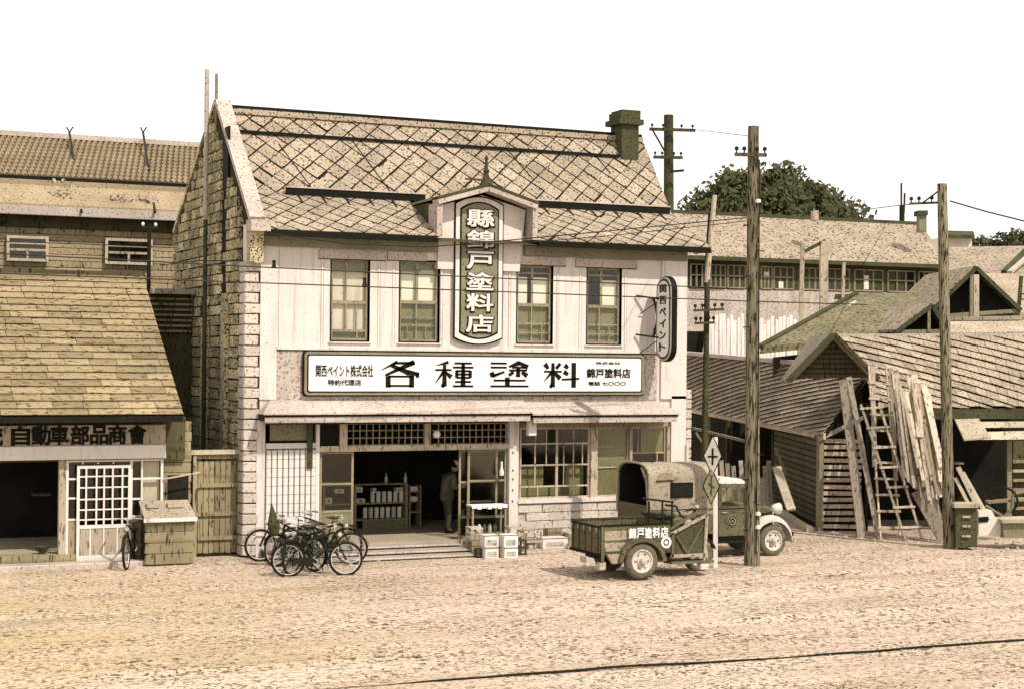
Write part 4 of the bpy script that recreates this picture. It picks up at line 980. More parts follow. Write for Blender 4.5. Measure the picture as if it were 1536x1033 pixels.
quad('inner_post', 'olive_paint', SH, [(1511, 660, 41.2), (1518, 660, 41.2), (1518, 795, 41.2), (1511, 795, 41.2)], .1)
quad('inner_shelf', 'pale_wood', SH, [(1432, 693, 41.8), (1446, 693, 41.8), (1446, 696, 41.8), (1432, 696, 41.8)], .3)
quad('bay_side_wall', 'dark_wood', SH, [(1520, 660, 42.2), (1570, 660, 42.2), (1570, 795, 42.2), (1520, 795, 42.2)], .06)
for i in range(7): quad('bay_shelf', 'pale_wood' if i % 3 == 1 else 'old_wood', SH, [(1520, 690 + i * 14, 42), (1570, 689 + i * 14, 42), (1570, 693 + i * 14, 42), (1520, 694 + i * 14, 42)], .2)

# --- timber leaning on the shed
rr = random.Random(77)
def plank(a, b, wpx, label, name='plank', m_='crate', th=.04, da=40.1, db=38.6, group='timber leaning on the yard shed', cat='plank'):
    p, q = D(*a, da), D(*b, db); w_ = wpx * da / FPX
    q = G(b[0], b[1]) if b[1] > 780 else q
    o = MB().bar(q, p, w_, th, up=Fw).build(name, m_, None, o=q); return props(o, label, cat, group)
plank((1265, 572), (1293, 806), 13, 'widest long plank leaning left of the ladders, in front of the slatted wall', th=.06)
plank((1273, 565), (1318, 808), 8, 'long narrow plank leaning between the widest plank and the ladders')
T_ = 'pale sawn plank in the fan of timber between ladder and right pole'
for i, (a, b, w_) in enumerate([((1309, 550), (1312, 700), 7), ((1336, 552), (1344, 720), 6), ((1338, 567), (1414, 790), 11), ((1341, 590), (1380, 730), 6), ((1346, 585), (1394, 728), 8), ((1356, 618), (1390, 731), 9), ((1342, 640), (1376, 733), 6),
        ((1371, 562), (1380, 655), 10), ((1363, 566), (1404, 722), 7), ((1386, 578), (1413, 700), 9), ((1392, 590), (1412, 722), 7), ((1376, 640), (1412, 745), 6), ((1399, 625), (1416, 735), 5), ((1372, 600), (1398, 720), 4)]):
    plank(a, b, w_, 'sawn plank in the timber fan, %s counting from the ladders towards the right pole' % ORD[i], da=40.3 - .04 * i, db=39.5 - .04 * i)
for i in range(22):
    t = i / 21; x0, y0_ = 1337 + 52 * t + rr.uniform(-3, 3), 552 + 35 * t + rr.uniform(-8, 30); x1, y1_ = 1358 + 58 * t + rr.uniform(-4, 4), 700 + 60 * t + rr.uniform(-25, 25)
    w_ = rr.uniform(2.5, 5); dd = rr.uniform(39.6, 40.3)
    plank((x0, y0_), (min(x1, 1417), y1_), w_, 'thin long pole in the timber fan, %s from the ladder side' % (ORD[i] if i < 16 else ['seventeenth', 'eighteenth', 'nineteenth', 'twentieth', 'next to last', 'last'][i - 16]), name='timber_pole', m_=['crate', 'pale_wood', 'old_wood'][i % 3], da=dd, db=dd - .7, group='thin poles in the timber stack', th=.03)
plank((1376, 735), (1418, 810), 20, 'broad dark edged plank low in the timber fan, foot against the right pole', da=39.2, th=.08)
plank((1350, 700), (1373, 730), 6, 'short pale plank end sticking out beside the ladder', da=39.4, db=39.2)
for i, (a, b, w_) in enumerate([((1437, 700), (1466, 758), 7), ((1433, 716), (1455, 760), 5), ((1444, 708), (1478, 768), 6)]):
    plank(a, b, w_, '%s thin stave in the small heap just right of the right pole' % ['middle', 'shortest leftmost', 'rightmost'][i], m_='pale_wood', da=38.4, db=37.9, group='staves right of the pole')
def ladder(l, r, n, label, dl=39.7, db=38.2, f0=.03, f1=.9, rail_w=.055, m_='crate'):
    (la, lb), (ra, rb) = l, r
    P = [D(*la, dl), G(*lb) if lb[1] > 780 else D(*lb, db), D(*ra, dl), G(*rb) if rb[1] > 780 else D(*rb, db)]
    t = thing('ladder', label, 'ladder', P[1], 'ladders leaning on the shed')
    MB().bar(P[1], P[0], rail_w, .07, up=Fw).build('rail', m_, t); MB().bar(P[3], P[2], rail_w, .07, up=Fw).build('rail', m_, t)
    for i in range(n):
        f = f0 + (f1 - f0) * i / (n - 1); a, b = P[0].lerp(P[1], f), P[2].lerp(P[3], f); e = (b - a).normalized() * .06
        MB().bar(a - e - Fw * .05, b + e - Fw * .05, .05, .07, up=Fw).build('rung', m_, t)
ladder(((1291, 606), (1359, 811)), ((1318, 604), (1384, 810)), 7, 'front ladder of pale wood leaning to the left, in front of the other ladder')
ladder(((1303, 548), (1321, 809)), ((1329, 550), (1350, 809)), 10, 'rear upright ladder half hidden by the front ladder', 40.3, 39.0, .1, .93, .04, 'pale_wood')
# boxes and junk at the bay mouth
c = thing('steel_cabinet', 'dark upright steel cabinet standing right of the right pole', 'cabinet', G(1452, 821))
quad('body', 'olive_dark', c, [(1434, 760, 37.2), (1466, 760, 37.2), (1466, 820, 37.2), (1434, 820, 37.2)], .5)
quad('top', 'pale_wood', c, [(1432, 755, 37.1), (1468, 755, 37.1), (1468, 761, 37.1), (1432, 761, 37.1)], .55)
for y_ in (773, 787, 802): quad('drawer_handle', 'pale_wood', c, [(1444, y_, 37.15), (1456, y_, 37.15), (1456, y_ + 3, 37.15), (1444, y_ + 3, 37.15)], .02)
c = thing('white_box', 'bright white notched box or stove on the ground right of the dark cabinet', 'box', G(1484, 812))
quad('body', 'white_paint', c, [(1468, 766, 37.8), (1488, 765, 37.8), (1494, 777, 37.8), (1503, 778, 37.8), (1503, 803, 37.8), (1468, 803, 37.8)], .4)
quad('slot', 'ink', c, [(1468, 775, 37.78), (1482, 774, 37.78), (1484, 778, 37.78), (1482, 782, 37.78), (1468, 783, 37.78)], .02)
c = thing('low_trough', 'low greenish trough at the right edge beside the white box', 'trough', G(1525, 808))
quad('body', 'olive_paint', c, [(1505, 782, 37.6), (1580, 780, 37.6), (1580, 806, 37.6), (1505, 806, 37.6)], .6)
quad('rim', 'pale_wood', c, [(1503, 779, 37.5), (1580, 777, 37.5), (1580, 783, 37.5), (1503, 784, 37.5)], .7)
c = thing('handcart', 'dark handcart with curved shafts inside the open bay', 'cart', zed(D(1505, 790, 39), 0))
MB().path([D(1478, 758, 39), D(1494, 768, 39), D(1506, 775, 39), D(1518, 762, 39), D(1520, 740, 39), D(1536, 737, 39)], .04).build('shaft', 'olive_paint', c, smooth=True)
MB().torus(D(1507, 750, 39.1), Fw + R0 * .6, .30, .03).build('wheel', 'metal_dark', c); MB().bar(D(1480, 752, 39.2), D(1536, 748, 39.2), .3, .06).build('bed', 'old_wood', c)

# ================================================================ YARD BEHIND: ROOFS AND LONG BUILDING
FB = thing('long_building', 'long two storey building with wide pale roof and a row of upper windows', 'building', zed(D(1200, 700, 62), 0))
def dep(px): return 63.5 + (px - 1030) * 5 / 385
def FD(px, py, o=0): return D(px, py, dep(px) + o)
MB().prism([FD(1000, 382, -.6), FD(1416, 397, -.6), FD(1381, 336, 4.5), FD(1010, 318, 4.5)], (0, 0, -.15)).build('roof', 'far_roof', FB)
MB().prism([FD(1416, 397, -.6), FD(1424, 397, 9), FD(1381, 336, 4.5)], (0, 0, -.1)).build('hip_roof', 'far_roof', FB)
MB().bar(FD(1010, 318, 4.5), FD(1381, 336, 4.5), .3, .15).build('ridge_cap', 'olive_dark', FB)
MB().bar(FD(1000, 385, -.6), FD(1416, 400, -.6), .1, .16).build('eaves_gutter', 'olive_dark', FB)
def fquad(name, m_, pts, th=.1, o=0): return MB().prism([FD(a, b, o) for a, b in pts], Fw * th).build(name, m_, FB)
fquad('upper_wall', 'olive_dark', [(1000, 386), (1414, 401), (1414, 441), (1000, 432)], .2)
zb1_, zb2_ = zed(FD(1000, 432), -.1), zed(FD(1414, 441), -.1)
MB().prism([FD(1000, 432), FD(1414, 441), zb2_, zb1_], Fw * .2).build('lower_wall', 'plaster_old', FB)
fquad('end_wall', 'plaster_old', [(1410, 401), (1414, 401), (1414, 560), (1410, 560)], 8)
def yb(px, t): return (386 + (px - 1000) * 15 / 414) * (1 - t) + (432 + (px - 1000) * 9 / 414) * t
for a, b in ((1036, 1062), (1066, 1088), (1092, 1118), (1142, 1158), (1161, 1190), (1205, 1232), (1242, 1274), (1282, 1324), (1332, 1372), (1378, 1402)):
    q_ = MB()
    p = [(a, yb(a, .22)), (b, yb(b, .22)), (b, yb(b, .93)), (a, yb(a, .93))]
    fr = fquad('window', 'interior', p, .02, -.05)
    for k in range(4):
        x = a + (b - a) * k / 3
        MB().bar(FD(x, yb(x, .2), -.1), FD(x, yb(x, .95), -.1), .07, .05, up=Fw).build('frame_bar', 'olive_paint' if k % 2 else 'window_wood', fr)
    for t in (.2, .55, .95): MB().bar(FD(a, yb(a, t), -.12), FD(b, yb(b, t), -.12), .05, .07, up=Fw).build('frame_rail', 'window_wood', fr)
for a, b, t0, t1 in ((1146, 1154, .38, .58), (1168, 1175, .7, .92), (1296, 1303, .4, .9)): fquad('window_paper', 'white_paint', [(a, yb(a, t0)), (b, yb(b, t0)), (b, yb(b, t1)), (a, yb(a, t1))], .02, -.14)
fquad('dark_doorway', 'interior', [(1049, 497), (1061, 497), (1061, 540), (1049, 540)], .04, -.06)  # flat near-black sheet painted as the unlit depth of a doorway
quad('store_opening', 'interior', FB, [(1030, 497, 63), (1062, 497, 63), (1062, 560, 63), (1030, 560, 63)], .05)  # flat near-black sheet painted as the unlit inside of the store
fquad('wall_strip', 'olive_dark', [(1240, 441), (1410, 444), (1410, 452), (1240, 449)], .05, -.1)
for px, a, b in ((1126, 431, 480), (1160, 431, 480), (1190, 432, 480), (1225, 433, 478)): fquad('wall_post', 'olive_dark', [(px, a), (px + 3, a), (px + 3, b), (px, b)], .05, -.06)
CH = thing('stove_chimney', 'short square stove chimney at the end of the long pale roof', 'chimney', FD(1385, 345, 4.0))
quad('shaft', 'olive_paint', CH, [(1379, 322, 68), (1390, 322, 68), (1390, 348, 68), (1379, 348, 68)], .5); quad('cap', 'olive_dark', CH, [(1377, 316, 67.9), (1392, 316, 67.9), (1392, 323, 67.9), (1377, 323, 67.9)], .7)
# green-brown roof
GR = thing('mossy_roofed_store', 'low store with broad mossy dark roof between long building and timber shed', 'store', zed(D(1280, 700, 52), 0))
gq = [D(1140, 520, 48), D(1345, 500, 48), D(1398, 438, 54), D(1284, 441, 54)]
MB().prism(gq, (0, 0, -.2)).build('roof', 'green_roof', GR)
MB().bar(gq[0], gq[3], .2, .12).build('verge_board', 'olive_dark', GR)
MB().prism([zed(gq[0], 0) + Vector((.8, .5, 0)), zed(gq[1], 0) + Fw * .5, gq[1] + Fw * .5 - Vector((0, 0, .3)), gq[0] + Vector((.8, .5, -.3))], Fw * .2).build('wall', 'dark_wood', GR)
quad('tile_ridge', 'white_paint', GR, [(1270, 457, 51.5), (1283, 451, 51.5), (1286, 453, 51.5), (1274, 459, 51.5)], .1)
MB().prism([D(1398, 438, 54), D(1412, 478, 48.5), D(1345, 500, 48)], (0, 0, -.15)).build('hip', 'green_roof', GR)
# open gabled sheds
def truss(apex, bl, br, z_, label, posts=(), nm='gabled_shed'):
    t = thing(nm, label, 'shed', zed(D(apex[0], 700, z_), 0))
    quad('gable_wall', 'interior', t, [(bl[0], bl[1], z_ + .4), (br[0], br[1], z_ + .4), (apex[0], apex[1], z_ + .4)], .1)  # near-black panel paints the dark inside of the open gable
    bw0, bw1 = D(bl[0], bl[1], z_ + .4), D(br[0], br[1], z_ + .4)
    MB().prism([bw0, bw1, zed(bw1, 0), zed(bw0, 0)], Fw * .1).build('wall', 'dark_wood', t)
    for b_ in (bl, br):
        MB().bar(D(*apex, z_), D(*b_, z_), .3, .12).build('rafter', 'olive_dark', t)
        MB().prism([D(*apex, z_ - .1), D(*b_, z_ - .1), D(*b_, z_ - .1) + Fw * 6, D(*apex, z_ - .1) + Fw * 6], (0, 0, .08)).build('roof', 'far_roof', t)
    MB().bar(D(*bl, z_ - .02), D(*br, z_ - .02), .12, .12).build('tie_beam', 'olive_paint', t)
    for px, py, w_ in posts: MB().bar(D(px, py, z_ - .06), D(px, max(bl[1], br[1]), z_ - .06), w_, .12, up=Fw).build('post', 'olive_paint' if w_ < .15 else 'pale_wood', t)
    return t
truss((1463, 402), (1386, 476), (1530, 466), 50, 'open gabled shed with pale king post and dark inside, right of the right pole', ((1457, 408, .1), (1464, 412, .16)))
truss((1397, 458), (1343, 498), (1420, 497), 46.5, 'small low gabled shed with crooked brace, left of the right pole', ((1393, 460, .08),))
BS = thing('back_store', 'wide low store with pale tiled roof filling the right edge behind the gabled shed', 'store', zed(D(1500, 700, 60), 0))
quad('roof', 'far_roof', BS, [(1424, 408, 58), (1580, 413, 58), (1580, 368, 64), (1424, 371, 64)], .2, Vector((0, 0, -1)))
quad('lower_roof', 'shed_slate', BS, [(1474, 470, 52), (1580, 468, 52), (1580, 411, 57), (1466, 410, 57)], .2, Vector((0, 0, -1)))
quad('wall', 'plaster_old', BS, [(1424, 405, 58.5), (1590, 410, 58.5), (1590, 620, 58.5), (1424, 620, 58.5)], .3)
for py in (440, 448): quad('side_vent', 'olive_dark', BS, [(1533, py, 51.8), (1545, py, 51.8), (1545, py + 2, 51.8), (1533, py + 2, 51.8)], .1)
MB().bar(D(1532, 414, 51.9), D(1528, 462, 51.9), .12, .05).build('verge', 'olive_dark', BS)
MB().bar(D(1506, 408, 57.5), D(1545, 370, 60), .2, .1).build('rafter', 'olive_dark', BS); MB().bar(D(1514, 409, 57.4), D(1550, 375, 60), .2, .1).build('rafter', 'concrete', BS)
FR = thing('front_lean_to', 'narrow lean-to roof strip directly above the right slate roof', 'lean-to', zed(D(1490, 700, 48.7), 0))
quad('beam', 'pale_wood', FR, [(1424, 475, 48.8), (1580, 473, 48.8), (1580, 479, 48.8), (1424, 481, 48.8)], .2)
quad('roof', 'shed_slate', FR, [(1424, 499, 47.2), (1580, 497, 47.2), (1580, 481, 48.6), (1424, 482, 48.6)], .1, Vector((0, 0, -1)))
quad('wall', 'dark_wood', FR, [(1424, 499, 47.8), (1580, 497, 47.8), (1580, 700, 47.8), (1424, 700, 47.8)], .1)
WB = thing('white_walled_house', 'distant white walled house showing just above the far right roofs', 'house', zed(D(1438, 500, 90), 0))
quad('wall', 'white_paint', WB, [(1418, 354, 90), (1458, 355, 90), (1458, 600, 90), (1418, 600, 90)], 4); quad('roof', 'olive_dark', WB, [(1414, 352, 89), (1462, 353, 89), (1460, 347, 92), (1418, 346, 92)], .2, Vector((0, 0, -1)))
quad('vent_box', 'pale_wood', FB, [(1220, 316, 66), (1228, 316, 66), (1228, 330, 66), (1220, 330, 66)], .5)
# bleached boards standing against the long building
rr = random.Random(21)
bn = [0, 0]
for i in range(26):
    px = 1064 + i * 5.6 + rr.uniform(-1, 1)
    if 1118 < px < 1136: continue
    top = 474 + rr.uniform(-4, 8) if px < 1140 else 482 - (px - 1140) * .1 + rr.uniform(-6, 6)
    a, b = D(px, top, 62.7), zed(D(px + rr.uniform(-2, 6), 560, 61.5 - .01 * i), 0)
    sd_ = int(px > 1128); bn[sd_] += 1
    props(MB().bar(b, a, .125 * rr.uniform(.8, 1.05), .03, up=Fw).build('bleached_board', 'white_paint', None, o=b), '%s bleached board counting rightwards, standing %s of the middle pole' % (ORD[bn[sd_] - 1], ['left', 'right'][sd_]), 'board', 'bleached boards behind the shed')
a, b = D(1060, 492, 62), D(1043, 540, 61.4); props(MB().bar(zed(b, 0), a, .14, .03, up=Fw).build('bleached_board', 'white_paint', None, o=zed(b, 0)), 'slanting white board propped leftmost beside the dark doorway of the long building', 'board', 'bleached boards behind the shed')
# ---------------------------------------------------------------- hill and trees
hill = MB()
pk = D(1140, 260, 170)
def hillz(x, y):
    d = Vector((x, y, 0)) - Vector((pk.x, pk.y, 0)); a = d.dot(R0); b = d.dot(Fw)
    return 22.2 * math.exp(-(a / (16.0 if a > 0 else 12.5)) ** 2 * .62 - (b / 20) ** 2)
n = 40; vs = [];
for j in range(n + 1):
    for i in range(n + 1):
        p = Vector((pk.x, pk.y, 0)) + R0 * (i / n - .5) * 60 + Fw * (j / n - .5) * 80; vs.append((p.x, p.y, hillz(p.x, p.y) - 1.3))
hill.add(vs, [(j * (n + 1) + i, j * (n + 1) + i + 1, (j + 1) * (n + 1) + i + 1, (j + 1) * (n + 1) + i) for j in range(n) for i in range(n)])
props(hill.build('hill', 'olive_dark', None, smooth=True), kind='structure')
def leafmass(name, pts, label, m_='leaf_far', size=.42, count=14):
    mb = MB()
    for c, r in pts:
        for _ in range(int(count * r * r)):
            v = Vector((rr.gauss(0, 1), rr.gauss(0, 1), rr.gauss(0, 1))).normalized() * r * rr.uniform(.55, 1.08); v.z *= .85; p = c + v
            a = Vector((rr.gauss(0, 1), rr.gauss(0, 1), rr.gauss(0, 1))).normalized(); b = a.orthogonal().normalized(); s_ = size * rr.uniform(.5, 1.3)
            mb.add([p + a * s_, p + b * s_, p - a * s_ * .8, p - b * s_ * .9], [(0, 1, 2, 3)])
    return mb
pts = []
for _ in range(500):
    a, b = rr.uniform(-16, 22), rr.uniform(-16, 4); p = Vector((pk.x, pk.y, 0)) + R0 * a + Fw * b; p.z = hillz(p.x, p.y) + rr.choice((.1, .3, .5, 1.0))
    if p.z > 5: pts.append((p, rr.choice((.9, 1.2, 1.5, 2.0))))
props(leafmass('woods', pts, '', size=.34, count=30).build('woods', 'leaf_far'), kind='stuff')
for i, px in enumerate((1466, 1480, 1496, 1512, 1528, 1546)):
    base = D(px, 420, 118 + (i % 3) * 2); base.z = 0; top = D(px, (352, 349, 350, 344, 338, 336)[i], 118).z
    t = thing('far_tree', ['first round far tree right of the distant white house', 'second far tree of the right hand row, slightly darker gap before it', 'third far tree of the row behind the right roofs', 'fourth far tree of the row, taller than those left of it', 'fifth far tree of the row, near the right picture edge', 'last and tallest far tree at the right picture edge'][i], 'tree', base, 'row of trees beyond the right roofs')
    MB().tube(base, (base.x, base.y, top - 1.5), .35, .15, n=7).build('trunk', 'dark_wood', t)
    props(leafmass('crown', [((Vector((base.x, base.y, top - 1.0 - k * 1.3)) + R0 * rr.uniform(-.4, .4)), rr.uniform(.9, 1.3)) for k in range(4)], '', size=.2, count=260).build('crown', 'leaf_far', t), kind='stuff')
# ================================================================ POLES, WIRES, HANGING SIGNS
def pole(base, top, r0, r1, name, label, m_='pole_wood', group='utility poles', arms=(), n=14):
    t = thing(name, label, 'pole', base, group)
    k = 10; mb = MB(); rows = []
    d = top - base
    for j in range(k + 1):
        f = j / k; c = base + d * f; r = r0 + (r1 - r0) * f
        rows.append([c + Vector((math.cos(2 * math.pi * i / n), math.sin(2 * math.pi * i / n), 0)) * r * (1 + .06 * mnoise.noise(Vector((i * .9, j * 2.1, r0 * 50)))) for i in range(n)])
    vs = [v for rw_ in rows for v in rw_]; fs = [(j * n + i, j * n + (i + 1) % n, (j + 1) * n + (i + 1) % n, (j + 1) * n + i) for j in range(k) for i in range(n)] + [tuple(range(k * n, k * n + n))]
    mb.add(vs, fs).build('shaft', m_, t, smooth=True)
    for a, b, th in arms:
        MB().bar(a, b, th, th).build('crossarm', 'dark_wood', t)
        for f in (.06, .3, .7, .94):
            p = a.lerp(b, f); MB().lathe(p + Vector((0, 0, th / 2)), [(.015, 0), (.015, .05), (.045, .06), (.04, .12), (.0, .14)], n=8).build('insulator', 'metal_dark', t)
    return t
b1 = G(1128, 848); dp = (b1 - CAM).dot(Fw); t1 = D(1130, 190, dp)
P1 = pole(b1, t1, .165, .115, 'utility_pole', 'tall thick weathered utility pole in front of the canvas truck', arms=[(D(1102, 232, dp - .2), D(1150, 233, dp - .2), .07)])
for i, y_ in enumerate(range(300, 800, 38)): MB().bar(D(1124 if i % 2 else 1136, y_, dp - .12), D(1114 if i % 2 else 1146, y_ + 1, dp - .12), .02, .02).build('climbing_step', 'metal_dark', P1)
for y_ in (302, 770, 790): MB().lathe(D(1137, y_, dp - .17), [(0, -.05), (.06, -.03), (.06, .03), (0, .05)], n=8).build('enamel_knob', 'porcelain', P1, smooth=True)
MB().path([D(1139, 240, dp - .1), D(1138, 500, dp - .16), D(1134, 830, dp - .19)], .014).build('down_wire', 'metal_dark', P1)
b2 = G(1424, 822); dp2 = (b2 - CAM).dot(Fw); t2 = D(1413, 276, dp2)
P2 = pole(b2, t2, .14, .11, 'utility_pole', 'second utility pole, slightly leaning, in front of the fanned timber', arms=[(D(1364, 306, dp2 + .3), D(1412, 304, dp2 + .3), .05)])
MB().bar(D(1385, 304, dp2 + .2), D(1409, 286, dp2 + .2), .035, .035).build('arm_brace', 'metal_dark', P2)
b3 = zed(D(1004, 600, 52), 0)
P3 = pole(b3, D(1003, 173, 52), .2, .15, 'utility_pole', 'dark utility pole with two crossarms rising behind the shop chimney', 'olive_dark', arms=[(D(974, 194, 51.7), D(1043, 196, 51.7), .09), (D(980, 236, 51.7), D(1024, 237, 51.7), .09)])
MB().bar(D(978, 194, 51.6), D(998, 229, 51.6), .05, .05).build('arm_brace', 'metal_dark', P3)
MB().bar(D(1004, 258, 51.6), D(1026, 256, 51.6), .07, .07).build('short_arm', 'metal_dark', P3)
P4 = pole(zed(D(1352, 500, 74), 0), D(1353, 308, 74), .14, .12, 'roof_pole', 'thin far pole carrying two spikes above the long pale roof', 'metal_dark', arms=())
MB().bar(D(1352, 275, 74), D(1352, 320, 74), .06, .06).build('spike', 'metal_dark', P4); MB().bar(D(1357, 290, 74), D(1356, 320, 74), .06, .06).build('spike', 'metal_dark', P4)
P5 = pole(zed(D(1056, 700, 42), 0), D(1061, 420, 42), .09, .07, 'corner_mast', 'slim mast with pale top and small dark crossarms at the shop corner', 'olive_dark', None,
          arms=[(D(1040, 466, 41.8), D(1086, 464, 41.8), .06), (D(1042, 485, 41.8), D(1072, 484, 41.8), .06), (D(1040, 380, 41.8), D(1066, 378, 41.8), .04)])
MB().tube(D(1060, 424, 42), D(1072, 293, 42), .075, .06).build('pale_top', 'pale_wood', P5); MB().tube(D(1064, 320, 42.2), D(1057, 420, 42.2), .03).build('stay', 'metal_dark', P5)
def simple_post(a, b, d_, w_, m_, label, base_px=None):
    p = zed(D(a[0], a[1] + 200, d_), 0); q = D(*b, d_); t = thing('yard_post', label, 'post', p, 'posts in the yard behind'); MB().bar(p, q, w_, w_, up=Fw).build('shaft', m_, t); return t
simple_post((1196, 475), (1204, 366), 57, .14, 'pale_wood', 'thinner of the two braced posts before the long building wall')
t = simple_post((1233, 475), (1236, 362), 57, .26, 'pale_wood', 'thick pale braced post before the long building wall'); MB().bar(D(1206, 378, 57), D(1238, 361, 57), .12, .12).build('brace', 'olive_dark', t)
simple_post((1257, 475), (1266, 394), 57.2, .1, 'pale_wood', 'thin rightmost yard post beside the thick braced post')
# diamond road sign on a white post
pb = G(1073, 851); dps = (pb - CAM).dot(Fw)
RS = thing('road_sign', 'white post carrying two diamond plates, the upper with a black cross', 'road sign', pb)
MB().bar(pb, D(1073, 655, dps), .09, .07, up=Fw).build('post', 'white_paint', RS)
def diam(px, py, hw_, hh, m_, nm, o=.08, th=.02):
    c = D(px, py, dps - o); a, b = R0 * hw_ * dps / FPX, Vector((0, 0, hh * dps / FPX)); return MB().prism([c - a, c + b, c + a, c - b], Fw * th).build(nm, m_, RS)
diam(1069, 683, 14.5, 31, 'ink', 'plate_rim', .075); diam(1069, 683, 12.5, 28, 'metal_pale', 'plate', .10)
c = D(1069, 684, dps - .105); MB().bar(c - Vector((0, 0, .17)), c + Vector((0, 0, .17)), .035, .012, up=Fw).bar(c - R0 * .1, c + R0 * .1, .035, .012, up=Fw).build('cross_mark', 'ink', RS)
diam(1067, 728, 13.5, 29, 'ink', 'plate_rim', .075); diam(1067, 728, 11.5, 26, 'olive_paint', 'lower_plate', .10)
MB().bar(D(1067, 712, dps - .106), D(1067, 742, dps - .106), .03, .01, up=Fw).bar(D(1062, 724, dps - .106), D(1072, 731, dps - .106), .03, .01, up=Fw).build('faded_mark', 'olive_dark', RS)
# projecting capsule sign at the right end of the shop
hz0, hz1 = U(1000, 541, -.5).z, U(1000, 416, -.5).z; hx = U(996, 480, -.55).x - .02
HS = thing('projecting_sign', 'tall rounded projecting sign on iron brackets at the shop corner', 'shop sign', (hx, -.55, hz0))
def capsule(hy, z0, z1, x0, th, n=10):
    r = hy; pts = []
    for i in range(n + 1): t = math.pi * i / n; pts.append((x0, -.56 + r * math.cos(t), z1 - r * .9 + r * .9 * math.sin(t)))
    for i in range(n + 1): t = math.pi + math.pi * i / n; pts.append((x0, -.56 + r * math.cos(t), z0 + r * .9 + r * .9 * math.sin(t)))
    return MB().prism(pts, (th, 0, 0))
capsule(.35, hz0, hz1, hx, .17).build('rim', 'metal_pale', HS); capsule(.37, hz0 - .02, hz1 + .02, hx + .02, .13).build('rim_edge', 'ink', HS)
capsule(.30, hz0 + .05, hz1 - .05, hx - .008, .008).build('inner_line', 'ink', HS); capsule(.27, hz0 + .09, hz1 - .09, hx - .016, .008).build('face', 'sign_white', HS)
for i, ch_ in enumerate('関西ペイント'): lettering(ch_, 'ink', HS, (hx - .022, -.56, hz1 - .27 - i * .27), .30, .19, xdir=(0, -1, 0), name='character', bold=.01)
for py in (449, 507):
    z_ = U(985, py, -.3).z; MB().bar((hx - .45, -.05, z_ + .08), (hx + .05, -.40, z_), .04, .04).build('bracket', 'metal_dark', HS)
    MB().bar((hx - .35, -.05, z_ - .35), (hx + .02, -.3, z_ - .04), .02, .02).build('bracket_stay', 'metal_dark', HS)
zc_ = (hz0 + hz1) / 2 + .05
MB().path([(hx + .03, -.02 - .18 * math.sin(a * .5), zc_ + .45 - a * .15) for a in range(7)], .03).build('scroll', 'metal_dark', HS)
MB().path([(hx + .03, -.05 - .16 * abs(math.cos(a * .55)), zc_ - .45 + .05 * a) for a in range(7)], .025).build('scroll', 'metal_dark', HS)
# ---- wires
def wire(pts, r, label, y=None, d_=None, sag=.0):
    P = [U(*p, y) if y is not None else D(*p, d_) for p in pts] if not isinstance(pts[0], Vector) else pts
    fine = []
    for a, b in zip(P, P[1:]):
        for i in range(8): f = i / 8; q = a.lerp(b, f); q.z -= sag * 4 * f * (1 - f); fine.append(q)
    fine.append(P[-1]); return props(MB().path(fine, r, 5).build('overhead_wire', 'metal_dark', None, o=P[0]), label, 'wire', 'overhead wires')
yw = b1.y
w1 = wire([(-30, 379), (394, 401), (760, 418), (1122, 434)], .012, 'upper of the two near level wires crossing the shop front', y=yw)
w2 = wire([(-30, 409), (394, 424.5), (760, 438), (1125, 452), (1300, 457)], .012, 'lower of the two near level wires crossing the shop front', y=yw)
for w_, px, py in ((w1, 411, 398), (w2, 547, 424)):
    p = U(px, py, yw); MB().lathe(p - Vector((0, 0, .06)), [(0, 0), (.06, .0), (.035, .05), (.03, .10), (.04, .14), (0, .16)], n=8).build('insulator', 'metal_dark', w_)
wire([(1128, 326), (900, 348), (760, 361), (640, 371), (520, 366), (398, 350)], .012, 'sagging service wire curving from the middle pole along the shop eaves', y=-3.4)
wire([(1128, 331), (905, 355), (790, 364), (690, 368)], .009, 'shorter service wire just below the sagging one, ending at the upright sign', y=-3.4)
wire([D(1425, 302, dp2), D(1480, 318, dp2 - 1), D(1560, 338, dp2 - 3)], .018, 'beaded cable sloping down from the right pole to the picture edge')
wire([D(1405, 304, dp2), D(1352, 308, 70), D(1272, 318, 90)], .02, 'cable from the right pole to the spiked roof pole and the hill')
wire([D(1043, 195, 51.7), D(1128, 205, dp)], .008, 'faint short wire between the chimney pole and the middle pole')
wire([D(-30, 362, 33), D(120, 366, 33), D(262, 372, 33)], .010, 'faint wire before the tiled house at left, below its eaves')
wire([U(366, 392, -.1), U(300, 391, 1.5), U(240, 398, 5)], .012, 'short wire strung along the stone gable')
